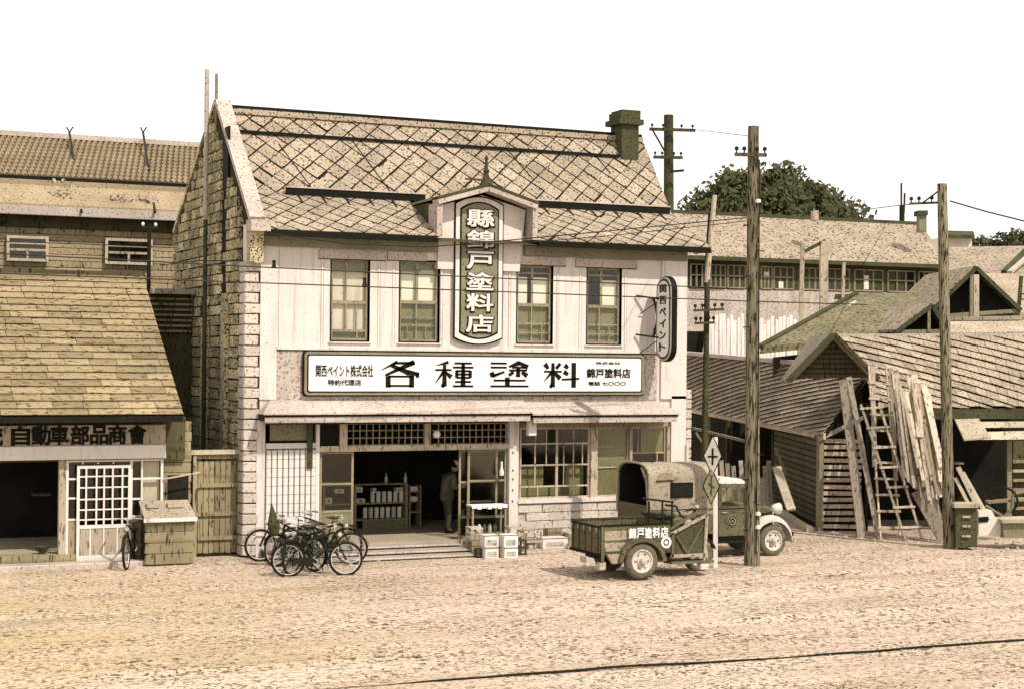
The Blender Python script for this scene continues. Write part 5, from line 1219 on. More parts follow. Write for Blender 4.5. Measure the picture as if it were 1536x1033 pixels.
# ================================================================ VEHICLES
def wheel(parent, c, R_, w_=.15, side=-1, m_rim='wheel_pale', bolts=True):
    c = Vector(c); ax = Vector((0, side, 0))
    wo = MB().lathe(c, [(R_ * .60, -w_ / 2), (R_ * .82, -w_ / 2 - .01), (R_ * .96, -w_ * .38), (R_, -w_ * .15), (R_, w_ * .15), (R_ * .96, w_ * .38), (R_ * .82, w_ / 2 + .01), (R_ * .60, w_ / 2)], ax, 32).build('wheel', 'rubber', parent, smooth=True)
    MB().lathe(c, [(R_ * .66, w_ * .5), (R_ * .60, w_ * .55), (R_ * .52, w_ * .30), (R_ * .30, w_ * .25), (R_ * .26, w_ * .5), (.0, w_ * .56)], ax, 28).build('rim', m_rim, wo, smooth=True)
    MB().lathe(c, [(R_ * .60, -w_ * .5), (R_ * .5, -w_ * .3), (0, -w_ * .3)], ax, 24).build('inner_rim', 'metal_dark', wo)
    MB().lathe(c + ax * w_ * .5, [(.075, -.03), (.07, .03), (.045, .07), (.0, .08)], ax, 14).build('hub', 'metal_pale', wo, smooth=True)
    if bolts:
        for i in range(6):
            t = i * math.pi / 3; p = c + ax * w_ * .27 + Vector((math.cos(t), 0, math.sin(t))) * R_ * .4; MB().tube(p, p + ax * .025, .014, n=6).build('wheel_nut', 'metal_dark', wo)
    return wo
# ---- three-wheeled cargo truck
yN, yFr = -5.78, -4.45; T0, T1, TN = 14.42, 15.92, 17.05
TR = thing('three_wheeler', 'small dark three wheeled cargo truck with painted characters on its open bed', 'truck', (15.25, (yN + yFr) / 2, 0))
zb, zt_ = .54, 1.05
bd = boxpart('bed_floor', 'truck_olive', TR, T0, T1, yN + .03, yFr - .03, zb, zb + .05)
sp = boxpart('side_panel', 'truck_olive', TR, T0, T1, yN, yN + .03, zb, zt_); boxpart('side_panel', 'truck_olive', TR, T0, T1, yFr - .03, yFr, zb, zt_)
tg = boxpart('tailgate', 'truck_olive', TR, T0 - .03, T0 - .002, yN + .04, yFr - .04, zb - .02, zt_ - .03)
for i in range(5): y_ = yN + .1 + i * .27; boxpart('tailgate_rib', 'olive_dark', tg, T0 - .045, T0 - .03, y_, y_ + .035, zb, zt_ - .04); boxpart('peg', 'metal_pale', tg, T0 - .05, T0 - .02, y_ + .06, y_ + .085, zt_ - .12, zt_ - .02)
boxpart('headboard', 'truck_olive', TR, T1 - .03, T1, yN + .03, yFr - .03, zb + .05, zt_ + .05)
boxpart('top_rail', 'ink', TR, T0 - .02, T1 + .02, yN - .015, yN + .045, zt_, zt_ + .03); boxpart('top_rail', 'olive_dark', TR, T0 - .02, T1 + .02, yFr - .045, yFr + .01, zt_, zt_ + .03)
boxpart('tail_rail', 'ink', TR, T0 - .05, T0 + .01, yN + .05, yFr - .05, zt_ - .03, zt_)
boxpart('bottom_rail', 'olive_dark', TR, T0 - .02, T1, yN - .02, yN, zb - .04, zb + .02); boxpart('bottom_rail', 'ink', TR, T0 - .05, T0, yN, yFr, zb - .07, zb - .02)
boxpart('corner_stake', 'truck_olive', TR, T0 - .03, T0 + .03, yN - .03, yN - .001, .38, zt_); boxpart('side_moulding', 'truck_olive', TR, T0 + .06, T1 - .05, yN - .012, yN - .001, zb + .2, zb + .24)
boxpart('pale_quarter', 'canvas', TR, T0 + .05, T0 + .52, yN - .008, yN - .001, zb + .03, zb + .42)
for i, ch_ in enumerate('錦戸塗料店'):
    xq = X(948 + i * 12.0, yN, 800); lettering(ch_, 'sign_white', TR, (xq, yN - .016, .90), .165, .21, name='character', bold=.03, ext=.003)
xq = X(999, yN, 815); MB().lathe((xq, yN - .001, .70), [(0, .012), (.115, .012), (.115, 0)], (0, -1, 0), 24).build('emblem', 'sign_white', TR); MB().torus((xq, yN - .014, .70), (0, 1, 0), .055, .012, 20, 6).build('emblem_ring', 'ink', TR)
wc = Vector((15.25, yN - .02, .36)); wheel(TR, wc, .36, .15); wheel(TR, (15.25, yFr - .05, .36), .36, .15, 1)
arch = []
for i in range(13): t = math.pi * (.02 + .96 * i / 12); arch.append((math.cos(t), math.sin(t)))
mbA = MB()
for (a, b) in zip(arch, arch[1:]):
    ro, ri = .50, .42; p = lambda q, r, y_: Vector((15.25 + q[0] * r * 1.05, y_, .32 + q[1] * r)); y0, y1 = yN - .13, yN + .05
    mbA.add([p(a, ri, y0), p(a, ro, y0), p(b, ro, y0), p(b, ri, y0), p(a, ri, y1), p(a, ro, y1), p(b, ro, y1), p(b, ri, y1)], [(0, 1, 2, 3), (1, 5, 6, 2), (0, 3, 7, 4), (4, 7, 6, 5)])
mbA.build('mudguard', 'truck_olive', TR)
MB().prism([(14.50, yN - .06, .52), (14.82, yN - .06, .52), (14.78, yN - .06, .34), (14.62, yN - .06, .33)], (0, .1, 0)).build('mud_flap', 'canvas', TR)
boxpart('axle', 'metal_dark', TR, 15.2, 15.3, yN + .05, yFr - .1, .3, .42); boxpart('chassis', 'metal_dark', TR, 14.5, 16.9, -5.3, -4.9, .38, .5)
boxpart('tail_lamp', 'metal_pale', TR, T0 - .05, T0 + .08, yN + .0, yN + .12, .22, .36); boxpart('tail_lamp_bracket', 'metal_dark', TR, T0 - .02, T0 + .02, yN + .04, yN + .08, .36, zb)
boxpart('number_plate', 'metal_pale', TR, T0 - .06, T0 - .05, -5.2, -4.95, .28, .40)
# driver's part: side shield, seat with rail, handlebar, front wheel
sh_ = MB().prism([(T1 + .02, yN + .03, .40), (16.70, yN + .03, .40), (16.72, yN + .03, 1.18), (T1 + .02, yN + .03, .82)], (0, .03, 0)).build('side_shield', 'olive_dark', TR)
for a, b, w__ in (((T1 + .02, .86), (16.74, 1.20), .055), ((T1, .95), (16.5, 1.26), .045), ((16.70, .30), (16.74, 1.20), .065), ((T1 + .02, .42), (16.70, .42), .06), ((T1 + .05, .40), (T1 + .05, .88), .05), ((T1 + .15, .80), (16.3, .46), .03), ((16.3, .46), (16.65, 1.0), .03)):
    MB().bar((a[0], yN + .01, a[1]), (b[0], yN + .01, b[1]), w__, .05, up=(0, 1, 0)).build('frame_bar', 'canvas' if w__ > .05 else 'truck_olive', sh_)
boxpart('step_board', 'truck_olive', TR, T1 + .02, 16.9, yN - .03, yN + .3, .26, .31); boxpart('engine', 'metal_dark', TR, T1 + .15, 16.55, -5.4, -4.85, .35, .9)
boxpart('fuel_tank', 'truck_olive', TR, T1 + .1, 16.5, -5.35, -4.9, .95, 1.12, bevel=.04)
boxpart('seat', 'cloth_dark', TR, T1 - .12, T1 + .30, -5.5, -4.8, 1.12, 1.24, bevel=.04)
rl = MB()
for z_ in (1.22, 1.50): rl.tube((15.35, yN + .12, z_ + .06), (16.05, yN + .12, z_ - .03), .02)
for x_ in (15.5, 15.8, 16.02): rl.tube((x_, yN + .12, 1.02), (x_, yN + .12, 1.5), .02)
rl.build('grab_rail', 'metal_dark', TR)
MB().path([(16.5, -5.5, 1.12), (16.58, -5.62, 1.30), (16.42, -5.72, 1.33), (16.3, -5.74, 1.30)], .022).path([(16.5, -5.2, 1.12), (16.55, -4.9, 1.30), (16.4, -4.7, 1.32)], .022).tube((16.50, -5.5, 1.12), (16.5, -5.2, 1.12), .022).build('handlebar', 'metal_dark', TR)
MB().lathe((16.60, -5.62, 1.36), [(0, -.04), (.05, -.02), (.05, .02), (0, .04)], n=10).build('mirror', 'metal_pale', TR)
MB().tube((16.5, -5.2, 1.12), (16.85, -5.2, .36), .04).build('fork', 'truck_olive', TR)
wheel(TR, (16.88, -5.2, .33), .33, .12)
MB().lathe((16.62, -5.2, .98), [(0, -.1), (.07, -.06), (.11, .04), (.11, .06), (0, .07)], (1, 0, 0), 14).build('headlamp', 'metal_pale', TR, smooth=True)
mb = MB()
for i in range(9):
    t0, t1_ = math.pi * (.1 + .8 * i / 9), math.pi * (.1 + .8 * (i + 1) / 9); f = lambda t, y_: (16.88 + math.cos(t) * .40, y_, .33 + math.sin(t) * .40)
    mb.add([f(t0, -5.3), f(t1_, -5.3), f(t1_, -5.1), f(t0, -5.1)], [(0, 1, 2, 3)])
mb.build('front_mudguard', 'truck_olive', TR)
boxpart('front_shield', 'truck_olive', TR, 16.72, 16.76, -5.7, -4.7, .4, 1.1); boxpart('toe_box', 'wheel_pale', TR, 16.6, 16.8, yN - .03, yN + .15, .12, .25, bevel=.02)

# ---- canvas topped pickup behind it
cN, cF = -3.52, -2.12
CT = thing('canvas_truck', 'light truck with rounded canvas top and ring emblem on its door', 'truck', (18.5, -2.8, 0))
K0, K1 = 16.68, 18.30; cz0, cz1, cztop = .95, 1.72, 2.05
def hoop(x, g=0.0, n=12):
    pts = [Vector((x, cN - g, cz0))]
    for i in range(n + 1):
        t = math.pi * i / n; pts.append(Vector((x, (cN + cF) / 2 - math.copysign(abs(math.cos(t)) ** .62, math.cos(t)) * ((cF - cN) / 2 + g), cz1 + (cztop - cz1 + g) * math.sin(t) ** .75)))
    pts.append(Vector((x, cF + g, cz0))); return pts
mb = MB(); secs = []; ns = 18
for k in range(ns + 1):
    x = K0 + (K1 - K0) * k / ns; sag = .022 * math.sin(k / ns * math.pi * 4) ** 2; secs.append([v + Vector((0, 1 if v.y > (cN + cF) / 2 else -1, .7)) * .022 * mnoise.noise(Vector((v.x * 3.1, v.y * 2.3, v.z * 2.6))) for v in hoop(x, -sag + (.0 if k else .01))])
m_ = len(secs[0])
mb.add([v for s_ in secs for v in s_], [(k * m_ + i, k * m_ + i + 1, (k + 1) * m_ + i + 1, (k + 1) * m_ + i) for k in range(ns) for i in range(m_ - 1)])
cv = mb.build('canvas_top', 'canvas', CT, smooth=True)
inner = [[v * 1 for v in hoop(x, -.03)] for x in (K0 + .02, K1 - .02)]
MB().add(inner[0] + inner[1], [(i, i + 1, m_ + i + 1, m_ + i) for i in range(m_ - 1)]).build('lining', 'interior', cv)
MB().prism(hoop(K1, .0), (.02, 0, 0)).build('front_curtain', 'canvas', cv)
fr_ = MB().path(hoop(K0 - .01, .015), .028, 6).build('rear_hoop', 'canvas', cv)
MB().path([Vector((K0 + .02, cN + .02, cz0)), Vector((K0 + .02, cN + .12, cz1)), Vector((K0 + .02, cN + .35, cztop - .08))], .045, 6).build('rolled_flap', 'canvas', cv)
boxpart('side_window', 'ink', cv, 17.20, 17.74, cN - .012, cN + .01, 1.34, 1.66); boxpart('window_pane', 'interior', cv, 17.23, 17.71, cN - .017, cN - .012, 1.37, 1.63)
MB().prism([(16.86, cN - .01, 1.72), (16.95, cN - .03, 1.88), (17.1, cN - .0, 1.95), (17.2, cN - .03, 1.88), (17.28, cN - .01, 1.72)], (0, .012, 0)).build('canvas_patch', 'canvas', cv)
boxpart('patch_seam', 'ink', cv, 16.84, 17.30, cN - .014, cN, 1.70, 1.715); boxpart('side_seam', 'ink', cv, K0 + .05, K1, cN - .01, cN, 1.08, 1.092)
boxpart('rear_panel', 'truck_olive', CT, K0 - .01, K0 + .02, cN + .02, cF - .02, .55, 1.18)
boxpart('bed_side', 'truck_olive', CT, K0, K1 + .05, cN - .01, cN + .03, .55, .97); boxpart('bed_side', 'truck_olive', CT, K0, K1 + .05, cF - .03, cF + .01, .55, .97); boxpart('bed_floor', 'truck_olive', CT, K0 + .02, K1, cN + .03, cF - .03, .55, .6)
boxpart('chassis', 'metal_dark', CT, K0, 20.0, -3.15, -2.45, .34, .48)
# cab
cb = MB().add([(18.36, cN + .02, 1.60), (18.36, cF - .02, 1.60), (18.50, cN + .06, 1.74), (18.50, cF - .06, 1.74), (19.0, cN + .08, 1.70), (19.0, cF - .08, 1.70), (19.16, cN + .04, 1.58), (19.16, cF - .04, 1.58)],
              [(0, 2, 3, 1), (2, 4, 5, 3), (4, 6, 7, 5), (0, 1, 7, 6), (0, 6, 4, 2), (1, 3, 5, 7)]).build('cab_roof', 'wheel_pale', CT, bevel=.02)
dr = MB().box(18.38, 19.10, cN - .0, cN + .04, .48, 1.12).box(18.38, 18.46, cN, cN + .04, 1.12, 1.60).box(19.03, 19.10, cN, cN + .04, 1.12, 1.58).box(18.46, 19.03, cN, cN + .04, 1.52, 1.59).build('door', 'truck_olive', CT)
boxpart('pane', 'glass', dr, 18.46, 19.03, cN + .015, cN + .02, 1.12, 1.52); boxpart('door_handle', 'metal_pale', dr, 18.46, 18.58, cN - .03, cN - .01, .98, 1.0)
boxpart('moulding', 'ink', dr, 18.38, 19.10, cN - .008, cN, 1.06, 1.075)
MB().lathe((18.73, cN, .80), [(0, .012), (.12, .012), (.12, 0)], (0, -1, 0), 24).build('emblem', 'canvas', dr); MB().torus((18.73, cN - .014, .80), (0, 1, 0), .10, .012, 24, 6).torus((18.73, cN - .014, .80), (0, 1, 0), .045, .016, 18, 6).build('emblem_ring', 'ink', dr)
boxpart('cab_far_side', 'truck_olive', CT, 18.38, 19.1, cF - .04, cF, .48, 1.6); boxpart('cab_back', 'truck_olive', CT, 18.34, 18.38, cN + .04, cF - .04, .5, 1.6)
boxpart('seat_back', 'cloth_dark', CT, 18.42, 18.55, cN + .1, cF - .1, .7, 1.25, bevel=.03)
MB().prism([(19.10, cN + .03, 1.10), (19.10, cF - .03, 1.10), (19.14, cF - .03, 1.58), (19.14, cN + .03, 1.58)], (.015, 0, 0)).build('windscreen', 'glass', CT)
boxpart('running_board', 'metal_dark', CT, 18.2, 19.3, cN - .1, cN + .2, .34, .38); boxpart('sill', 'ink', CT, 18.3, 19.2, cN + .02, cN + .1, .38, .48)
hd = MB().add([(19.10, -3.40, .55), (19.10, -2.24, .55), (19.10, -3.30, 1.10), (19.10, -2.34, 1.10), (20.02, -3.16, .55), (20.02, -2.48, .55), (20.02, -3.12, 1.00), (20.02, -2.52, 1.00), (19.10, -2.82, 1.17), (20.02, -2.82, 1.06)],
              [(0, 4, 6, 2), (1, 3, 7, 5), (2, 6, 9, 8), (8, 9, 7, 3), (4, 5, 7, 9, 6), (0, 2, 8, 3, 1), (0, 1, 5, 4)]).build('bonnet', 'truck_olive', CT, bevel=.02)
for i in range(7): boxpart('louvre', 'ink', hd, 19.3 + i * .08, 19.33 + i * .08, -3.36 + i * .025, -3.28 + i * .025, .68, .92)
boxpart('grille', 'metal_pale', CT, 20.02, 20.07, -3.1, -2.54, .56, 1.0, bevel=.01)
def fender(yc, w__, m_='wheel_pale'):
    mb = MB(); n = 14; rows = []
    for i in range(n + 1):
        t = math.pi * (-.05 + 1.0 * i / n); r = .47; x = 19.75 + math.cos(t) * r * (1.12 if math.cos(t) < 0 else 1.0); z = .36 + math.sin(t) * r * 1.08
        rows.append([Vector((x, yc - w__ / 2, z - .10)), Vector((x, yc - w__ / 2 + .01, z - .02)), Vector((x, yc - w__ * .3, z + .015)), Vector((x, yc, z + .03)), Vector((x, yc + w__ / 2, z + .0))])
    k = len(rows[0]); return mb.add([v for r_ in rows for v in r_], [(i * k + j, i * k + j + 1, (i + 1) * k + j + 1, (i + 1) * k + j) for i in range(n) for j in range(k - 1)]).build('front_mudguard', m_, CT, smooth=True)
fender(cN + .08, .34); fender(cF - .08, .34)
for y_, s_ in ((cN + .02, -1), (cF - .02, 1)): wheel(CT, (19.75, y_ + .0, .345), .345, .14, s_); wheel(CT, (17.35, y_, .345), .345, .14, s_)
for y_ in (-3.36, -2.28):
    MB().lathe((19.98, y_, 1.02), [(0, -.17), (.07, -.14), (.12, -.02), (.125, .05), (0, .06)], (1, 0, 0), 18).build('headlamp', 'wheel_pale', CT, smooth=True)
    MB().tube((19.94, y_, .92), (19.94, y_ * .5 - 1.41, .72), .02).build('headlamp_bar', 'metal_dark', CT)
boxpart('bumper', 'metal_dark', CT, 20.24, 20.29, -3.55, -2.1, .42, .52, bevel=.01)
for y_ in (-3.1, -2.5): MB().tube((20.25, y_, .47), (19.9, y_, .42), .025).build('bumper_arm', 'metal_dark', CT)
# ================================================================ BICYCLES
def make_bicycle(label):
    t = thing('bicycle', label, 'bicycle', (0, 0, 0), 'bicycles parked along the street'); R_ = .335; wb = 1.12
    for cx_ in (0, wb):
        wl = MB().torus((cx_, 0, R_), (0, 1, 0), R_ - .02, .027, 36, 7).build('wheel', 'metal_dark', t, smooth=True)
        MB().torus((cx_, 0, R_), (0, 1, 0), R_ - .05, .011, 36, 5).build('rim', 'wheel_pale', wl, smooth=True)
        sp_ = MB()
        for i in range(18):
            a = 2 * math.pi * i / 18; sp_.tube((cx_ + .02 * math.cos(a + 1), .02 * (-1) ** i, R_ + .02 * math.sin(a + 1)), (cx_ + math.cos(a) * (R_ - .05), 0, R_ + math.sin(a) * (R_ - .05)), .0028, n=3, cap=False)
        sp_.build('spokes', 'metal_pale', wl); MB().tube((cx_, -.05, R_), (cx_, .05, R_), .022, n=8).build('hub', 'metal_dark', wl)
        fd = MB(); s0, s1 = (.1, 1.15) if cx_ == 0 else (.05, .95)
        for i in range(12):
            a, b = math.pi * (s0 + (s1 - s0) * i / 12), math.pi * (s0 + (s1 - s0) * (i + 1) / 12); r = R_ + .03
            f = lambda q, y_: (cx_ + math.cos(q) * r, y_, R_ + math.sin(q) * r)
            fd.add([f(a, -.032), f(b, -.032), f(b, .032), f(a, .032)], [(0, 1, 2, 3)])
        fd.build('mudguard', 'metal_dark', t)
    bb, st, sb, ht, hb = (.46, 0, .29), (.30, 0, .80), (.34, 0, .68), (.90, 0, .86), (.94, 0, .70)
    f = MB()
    for a, b, r in ((bb, st, .020), (sb, ht, .020), (bb, hb, .022), (hb, ht, .022)): f.tube(a, b, r)
    for s_ in (-.05, .05): f.tube(bb, (0, s_, R_), .010); f.tube(sb, (0, s_, R_), .009)
    f.build('frame', 'metal_dark', t)
    fk = MB()
    for s_ in (-.05, .05): fk.tube(hb, (wb, s_, R_), .013)
    fk.build('fork', 'metal_dark', t)
    MB().path([(.70, -.27, .95), (.86, -.26, .98), (.92, -.12, 1.0), (.89, 0, .96), (.92, .12, 1.0), (.86, .26, .98), (.70, .27, .95)], .012).tube((.90, 0, .84), (.89, 0, .97), .013).build('handlebar', 'metal_pale', t)
    for s_ in (-.265, .265): MB().tube((.68, s_, .95), (.80, s_, .965), .018).build('grip', 'rubber', t)
    MB().lathe((.28, 0, .87), [(0, -.03), (.09, -.02), (.12, .01), (.07, .035), (0, .03)], (0, 0, 1), 14).tube((.3, 0, .8), (.28, 0, .88), .012).box(.3, .45, -.03, .03, .86, .885).build('saddle', 'cloth_dark', t, smooth=True)
    rk = MB()
    for s_ in (-.07, 0, .07): rk.tube((-.22, s_, .72), (.24, s_, .72), .008)
    for x_ in (-.22, 0, .24): rk.tube((x_, -.07, .72), (x_, .07, .72), .008)
    for s_ in (-.07, .07): rk.tube((-.12, s_, .72), (0, s_, R_), .007)
    rk.build('rack', 'metal_dark', t)
    MB().torus((.46, -.06, .29), (0, 1, 0), .085, .008, 20, 5).build('chainring', 'metal_pale', t)
    MB().prism([(.0, -.075, .30), (.46, -.075, .19), (.56, -.075, .30), (.46, -.075, .39), (.0, -.075, .37)], (0, .02, 0)).build('chain_guard', 'metal_dark', t)
    MB().tube((.46, -.06, .29), (.58, -.1, .18), .011).tube((.46, .06, .29), (.34, .1, .40), .011).build('crank', 'metal_pale', t)
    for p_ in ((.58, -.14, .18), (.34, .14, .40)): MB().box(p_[0] - .045, p_[0] + .045, p_[1] - .045, p_[1] + .045, p_[2] - .012, p_[2] + .012).build('pedal', 'rubber', t)
    MB().lathe((1.0, 0, .80), [(0, -.05), (.04, -.03), (.05, .03), (0, .04)], (1, 0, 0), 10).build('lamp', 'metal_pale', t)
    MB().tube((0, .06, R_), (-.12, .16, .0), .01).tube((0, -.06, R_), (-.12, -.16, .0), .01).build('stand', 'metal_dark', t)
    return t
bk0 = make_bicycle('bicycle at the near right of the cluster, seen side on, wheel beside the stoop')
def place(o, a, b, label):
    """rear wheel on a, front wheel towards b (pixels on the ground)"""
    p, q = G(*a), G(*b); o.location = (p.x, p.y, ground_z(p.x, p.y)); o.rotation_euler = (rad(random.uniform(-5, 5)), 0, math.atan2(q.y - p.y, q.x - p.x)); o['label'] = label
place(bk0, (432, 864), (517, 862), 'bicycle at the near right of the cluster, seen side on, wheel beside the stoop')
for a, b, l in (((478, 852), (418, 867), 'bicycle at the near left of the cluster, front wheel turned towards the road'), ((468, 838), (399, 841), 'bicycle at the back left, its wheel in front of the quoin stones'),
                ((445, 848), (533, 846), 'bicycle in the middle row behind the near right one'), ((520, 838), (440, 836), 'bicycle hindmost of the cluster, close to the ribbed white shutter'),
                ((470, 857), (425, 851), 'dark bicycle wedged in the middle of the cluster pointing left'), ((205, 843), (177, 863), 'lone bicycle standing end on before the lattice door')):
    c = copy_tree(bk0); place(c, a, b, l)
p = G(412, 850); o = MB().lathe((p.x, p.y, .62), [(.0, 0), (.09, .05), (.13, .25), (.07, .45), (.01, .68)], (-.12, 0, 1), 9).build('rolled_cover', 'olive_dark', None, o=Vector((p.x, p.y, .62))); props(o, 'dark pointed cloth cover rolled over the handlebar of the leftmost bicycles', 'cover')
p = G(440, 845); pc = boxpart('parcel', 'white_paint', None, p.x - .20, p.x + .20, p.y - .12, p.y + .12, .76, .95, bevel=.02); props(pc, 'white parcel strapped on a bicycle rack in front of the ribbed shutter', 'parcel')
boxpart('strap', 'ink', pc, p.x + .05, p.x + .07, p.y - .125, p.y + .125, .76, .955)
for px, l in ((438, 'round pale bundle hanging low among the left bicycles'), (462, 'second round pale bundle among the bicycles, right of the first')):
    p = G(px, 846); props(MB().lathe((p.x, p.y, .52), [(0, -.10), (.08, -.07), (.10, 0), (.07, .08), (0, .10)], n=12).build('bundle', 'wheel_pale', None, smooth=True, o=Vector((p.x, p.y, .42))), l, 'bundle')
# ================================================================ CRATES AND TINS BEFORE THE SHOP
def crate(pa, pb, bot, h, d_, label, m_='crate', slats=3, open_=False, z0=None, cat='crate', up=0.0):
    a, b = G(pa, bot), G(pb, bot); y = (a.y + b.y) / 2; x0, x1 = U(pa, bot, y).x, U(pb, bot, y).x; z0 = up
    t = thing('crate' if cat == 'crate' else cat, label, cat, ((x0 + x1) / 2, y + d_ / 2, z0), 'boxes and crates beside the doorway')
    if open_:
        for xx in (x0, x1 - .035):
            for yy in (y, y + d_ - .035): boxpart('corner_post', m_, t, xx, xx + .035, yy, yy + .035, z0, z0 + h)

        for i in range(slats):
            z_ = z0 + h * i / (slats - 1) - (.03 if i else 0)
            boxpart('slat', m_, t, x0, x1, y - .012, y - .001, z_, z_ + .045); boxpart('slat', m_, t, x0, x1, y + d_, y + d_ + .012, z_, z_ + .045)
            boxpart('side_slat', m_, t, x0 - .012, x0 - .001, y, y + d_, z_, z_ + .045)
        boxpart('base', m_, t, x0, x1, y, y + d_, z0 + .0, z0 + .015)
    else:
        boxpart('body', m_, t, x0, x1, y, y + d_, z0, z0 + h, bevel=.008)
        if slats:
            for i in range(slats): z_ = z0 + h * (i + .0) / slats; boxpart('slat', m_, t, x0 - .01, x1 + .01, y - .014, y - .001, z_ + .01, z_ + h / slats - .012)
        else: boxpart('rim', 'metal_dark', t, x0 - .004, x1 + .004, y - .004, y + .02, z0 + h - .02, z0 + h - .005); boxpart('dirty_patch', 'plaster_old', t, x0 + (x1 - x0) * .12, x0 + (x1 - x0) * .85, y - .003, y - .0005, z0 + h * .15, z0 + h * .6)
    return t
crate(728, 748, 837, .235, .28, 'white box, lower one of the left pair by the doorway', 'white_paint', 0, cat='box')
crate(727, 748, 837, .26, .28, 'white box, upper one of the left pair by the doorway', 'white_paint', 0, cat='box', up=.24)
crate(757, 777, 836, .22, .28, 'white box, lower one of the right pair at the pillar foot', 'sign_white', 0, cat='box')
crate(756, 777, 836, .27, .28, 'white box, upper one of the right pair at the pillar foot', 'sign_white', 0, cat='box', up=.225)
crate(708, 726, 832, .30, .3, 'dark slatted crate left of the white boxes', 'old_wood', 3)
crate(706, 724, 830, .25, .3, 'open slatted crate on top of the dark crate', 'crate', 3, True, up=.31)
crate(716, 730, 836, .2, .2, 'small dark box squeezed before the slatted crates', 'olive_dark', 2, cat='box')
crate(786, 813, 826, .44, .35, 'tall open framed crate between white boxes and pale box', 'crate', 3, True)
crate(814, 852, 822, .24, .4, 'long low pale box against the rough stone dado', 'white_paint', 0, cat='box')
crate(732, 760, 818, .30, .25, 'flat open tray crate behind the white boxes, below the display', 'old_wood', 3, True, up=.2)
crate(853, 870, 818, .30, .3, 'plain wooden crate partly hidden by the truck bed', 'crate', 2)
crate(748, 757, 834, .30, .2, 'narrow dark box between the two white pairs', 'olive_dark', 0, cat='box')
crate(700, 712, 826, .22, .25, 'small slatted box at the left end of the doorway clutter', 'crate', 2, cat='box')
crate(712, 728, 812, .42, .3, 'dark open crate standing behind the slatted crates', 'dark_wood', 4, True, up=.2)
crate(740, 764, 826, .16, .3, 'low dark slatted crate behind the white boxes', 'old_wood', 2)
crate(776, 790, 832, .34, .3, 'dark upright crate right of the white boxes', 'dark_wood', 3, True)
crate(792, 806, 824, .2, .25, 'dirty tin box inside the open framed crate', 'old_wood', 0, cat='box')
crate(764, 784, 824, .5, .25, 'pale open crate standing against the pillar', 'crate', 4, True)
crate(822, 842, 818, .40, .2, 'slatted crate standing behind the long pale box', 'old_wood', 4)
# ================================================================ INSIDE THE SHOP
# display table behind the right door
ty = -.42; tx0, tx1 = U(707, 770, ty).x, U(761, 770, ty).x; tz = Z(732, 758, ty)
DT = thing('display_table', 'display stand with white cloth edge before the right sliding door', 'table', ((tx0 + tx1) / 2, ty + .15, .12))
MB().box(tx0, tx1, ty - .02, ty + .32, tz - .015, tz + .02).build('table_top', 'sign_white', DT)
for i in range(7): xs0 = tx0 + (tx1 - tx0) * i / 7; boxpart('cloth_scallop', 'sign_white', DT, xs0 + .01, xs0 + (tx1 - tx0) / 7 - .01, ty - .028, ty - .02, tz - .05 - .02 * (i % 2), tz - .015)
for x_ in (tx0 + .02, tx1 - .06):
    for y_ in (ty, ty + .26): boxpart('leg', 'old_wood', DT, x_, x_ + .04, y_, y_ + .04, .12, tz - .015)
boxpart('lower_shelf', 'old_wood', DT, tx0 + .06, tx1 - .06, ty + .02, ty + .28, .34, .37)
for i in range(5):
    x_ = tx0 + .12 + i * .125; o = MB().lathe((x_, ty + .12, .37), [(0, 0), (.045, 0), (.045, .14), (.02, .19), (0, .19)], n=10).build('jar', ['olive_dark', 'goods', 'olive_dark', 'crate', 'olive_dark'][i], None, smooth=True, o=Vector((x_, ty + .12, .37))); props(o, '%s jar counting from the left on the lower shelf of the display stand' % ORD[i], 'jar')
xh = X(753, -.05); hh = props(MB().lathe((xh, -.08, Z(753, 713)), [(0, 0), (.055, .02), (.055, .12), (.03, .18), (.025, .32), (0, .34)], n=10).build('hanging_bottle', 'porcelain', None, smooth=True, o=Vector((xh, -.08, Z(753, 713)))), 'white bottle shaped tag hanging on the right sliding door', 'tag')
# shelves with tins
SY2 = 2.7
def sx(px, y=SY2): return U(px, 760, y).x
def sz(py, y=SY2, px=580): return Z(px, py, y)
SU = thing('shelf_unit', 'low two tiered shelf unit stocked with paint tins inside the doorway', 'shelf', ((sx(530) + sx(612)) / 2, SY2 + .2, FLR))
for py in (753, 777): boxpart('shelf', 'window_wood', SU, sx(484), sx(612), SY2, SY2 + .4, sz(py) - .03, sz(py))
boxpart('top_board', 'window_wood', SU, sx(484), sx(612), SY2 + .1, SY2 + .4, sz(725) - .03, sz(725))
boxpart('plinth', 'blind', SU, sx(545), sx(612), SY2 + .02, SY2 + .1, FLR, sz(778))
for px in (484, 531, 608): boxpart('upright', 'window_wood', SU, sx(px), sx(px + 3.5), SY2 - .01, SY2 + .4, FLR, sz(725))
def tin(px, py, h, r, label, group, m_='goods', lid=True):
    x_ = sx(px); z_ = sz(py)
    t = thing('paint_tin', label, 'tin', (x_, SY2 + .12, z_), group); MB().lathe((x_, SY2 + .12, z_), [(0, 0), (r, 0), (r, h * .93), (r * .93, h * .95), (r * .93, h), (0, h)], n=12).build('body', m_, t, smooth=True)
    if lid: MB().tube((x_, SY2 + .12, z_ + h * .955), (x_, SY2 + .12, z_ + h * 1.0), r * .8, n=10).build('lid', 'metal_pale', t)
    return t
tA = None
for i in range(6): o = tin(561 + i * 8.6, 753, .26, .052, 'pale paint tin in the upper shelf row, %s from the left' % ORD[i], 'upper row of tins'); 
for i in range(7): tin(550 + i * 8.6, 776, .25, .052, 'pale paint tin in the lower shelf row, %s from the left' % ORD[i], 'lower row of tins')
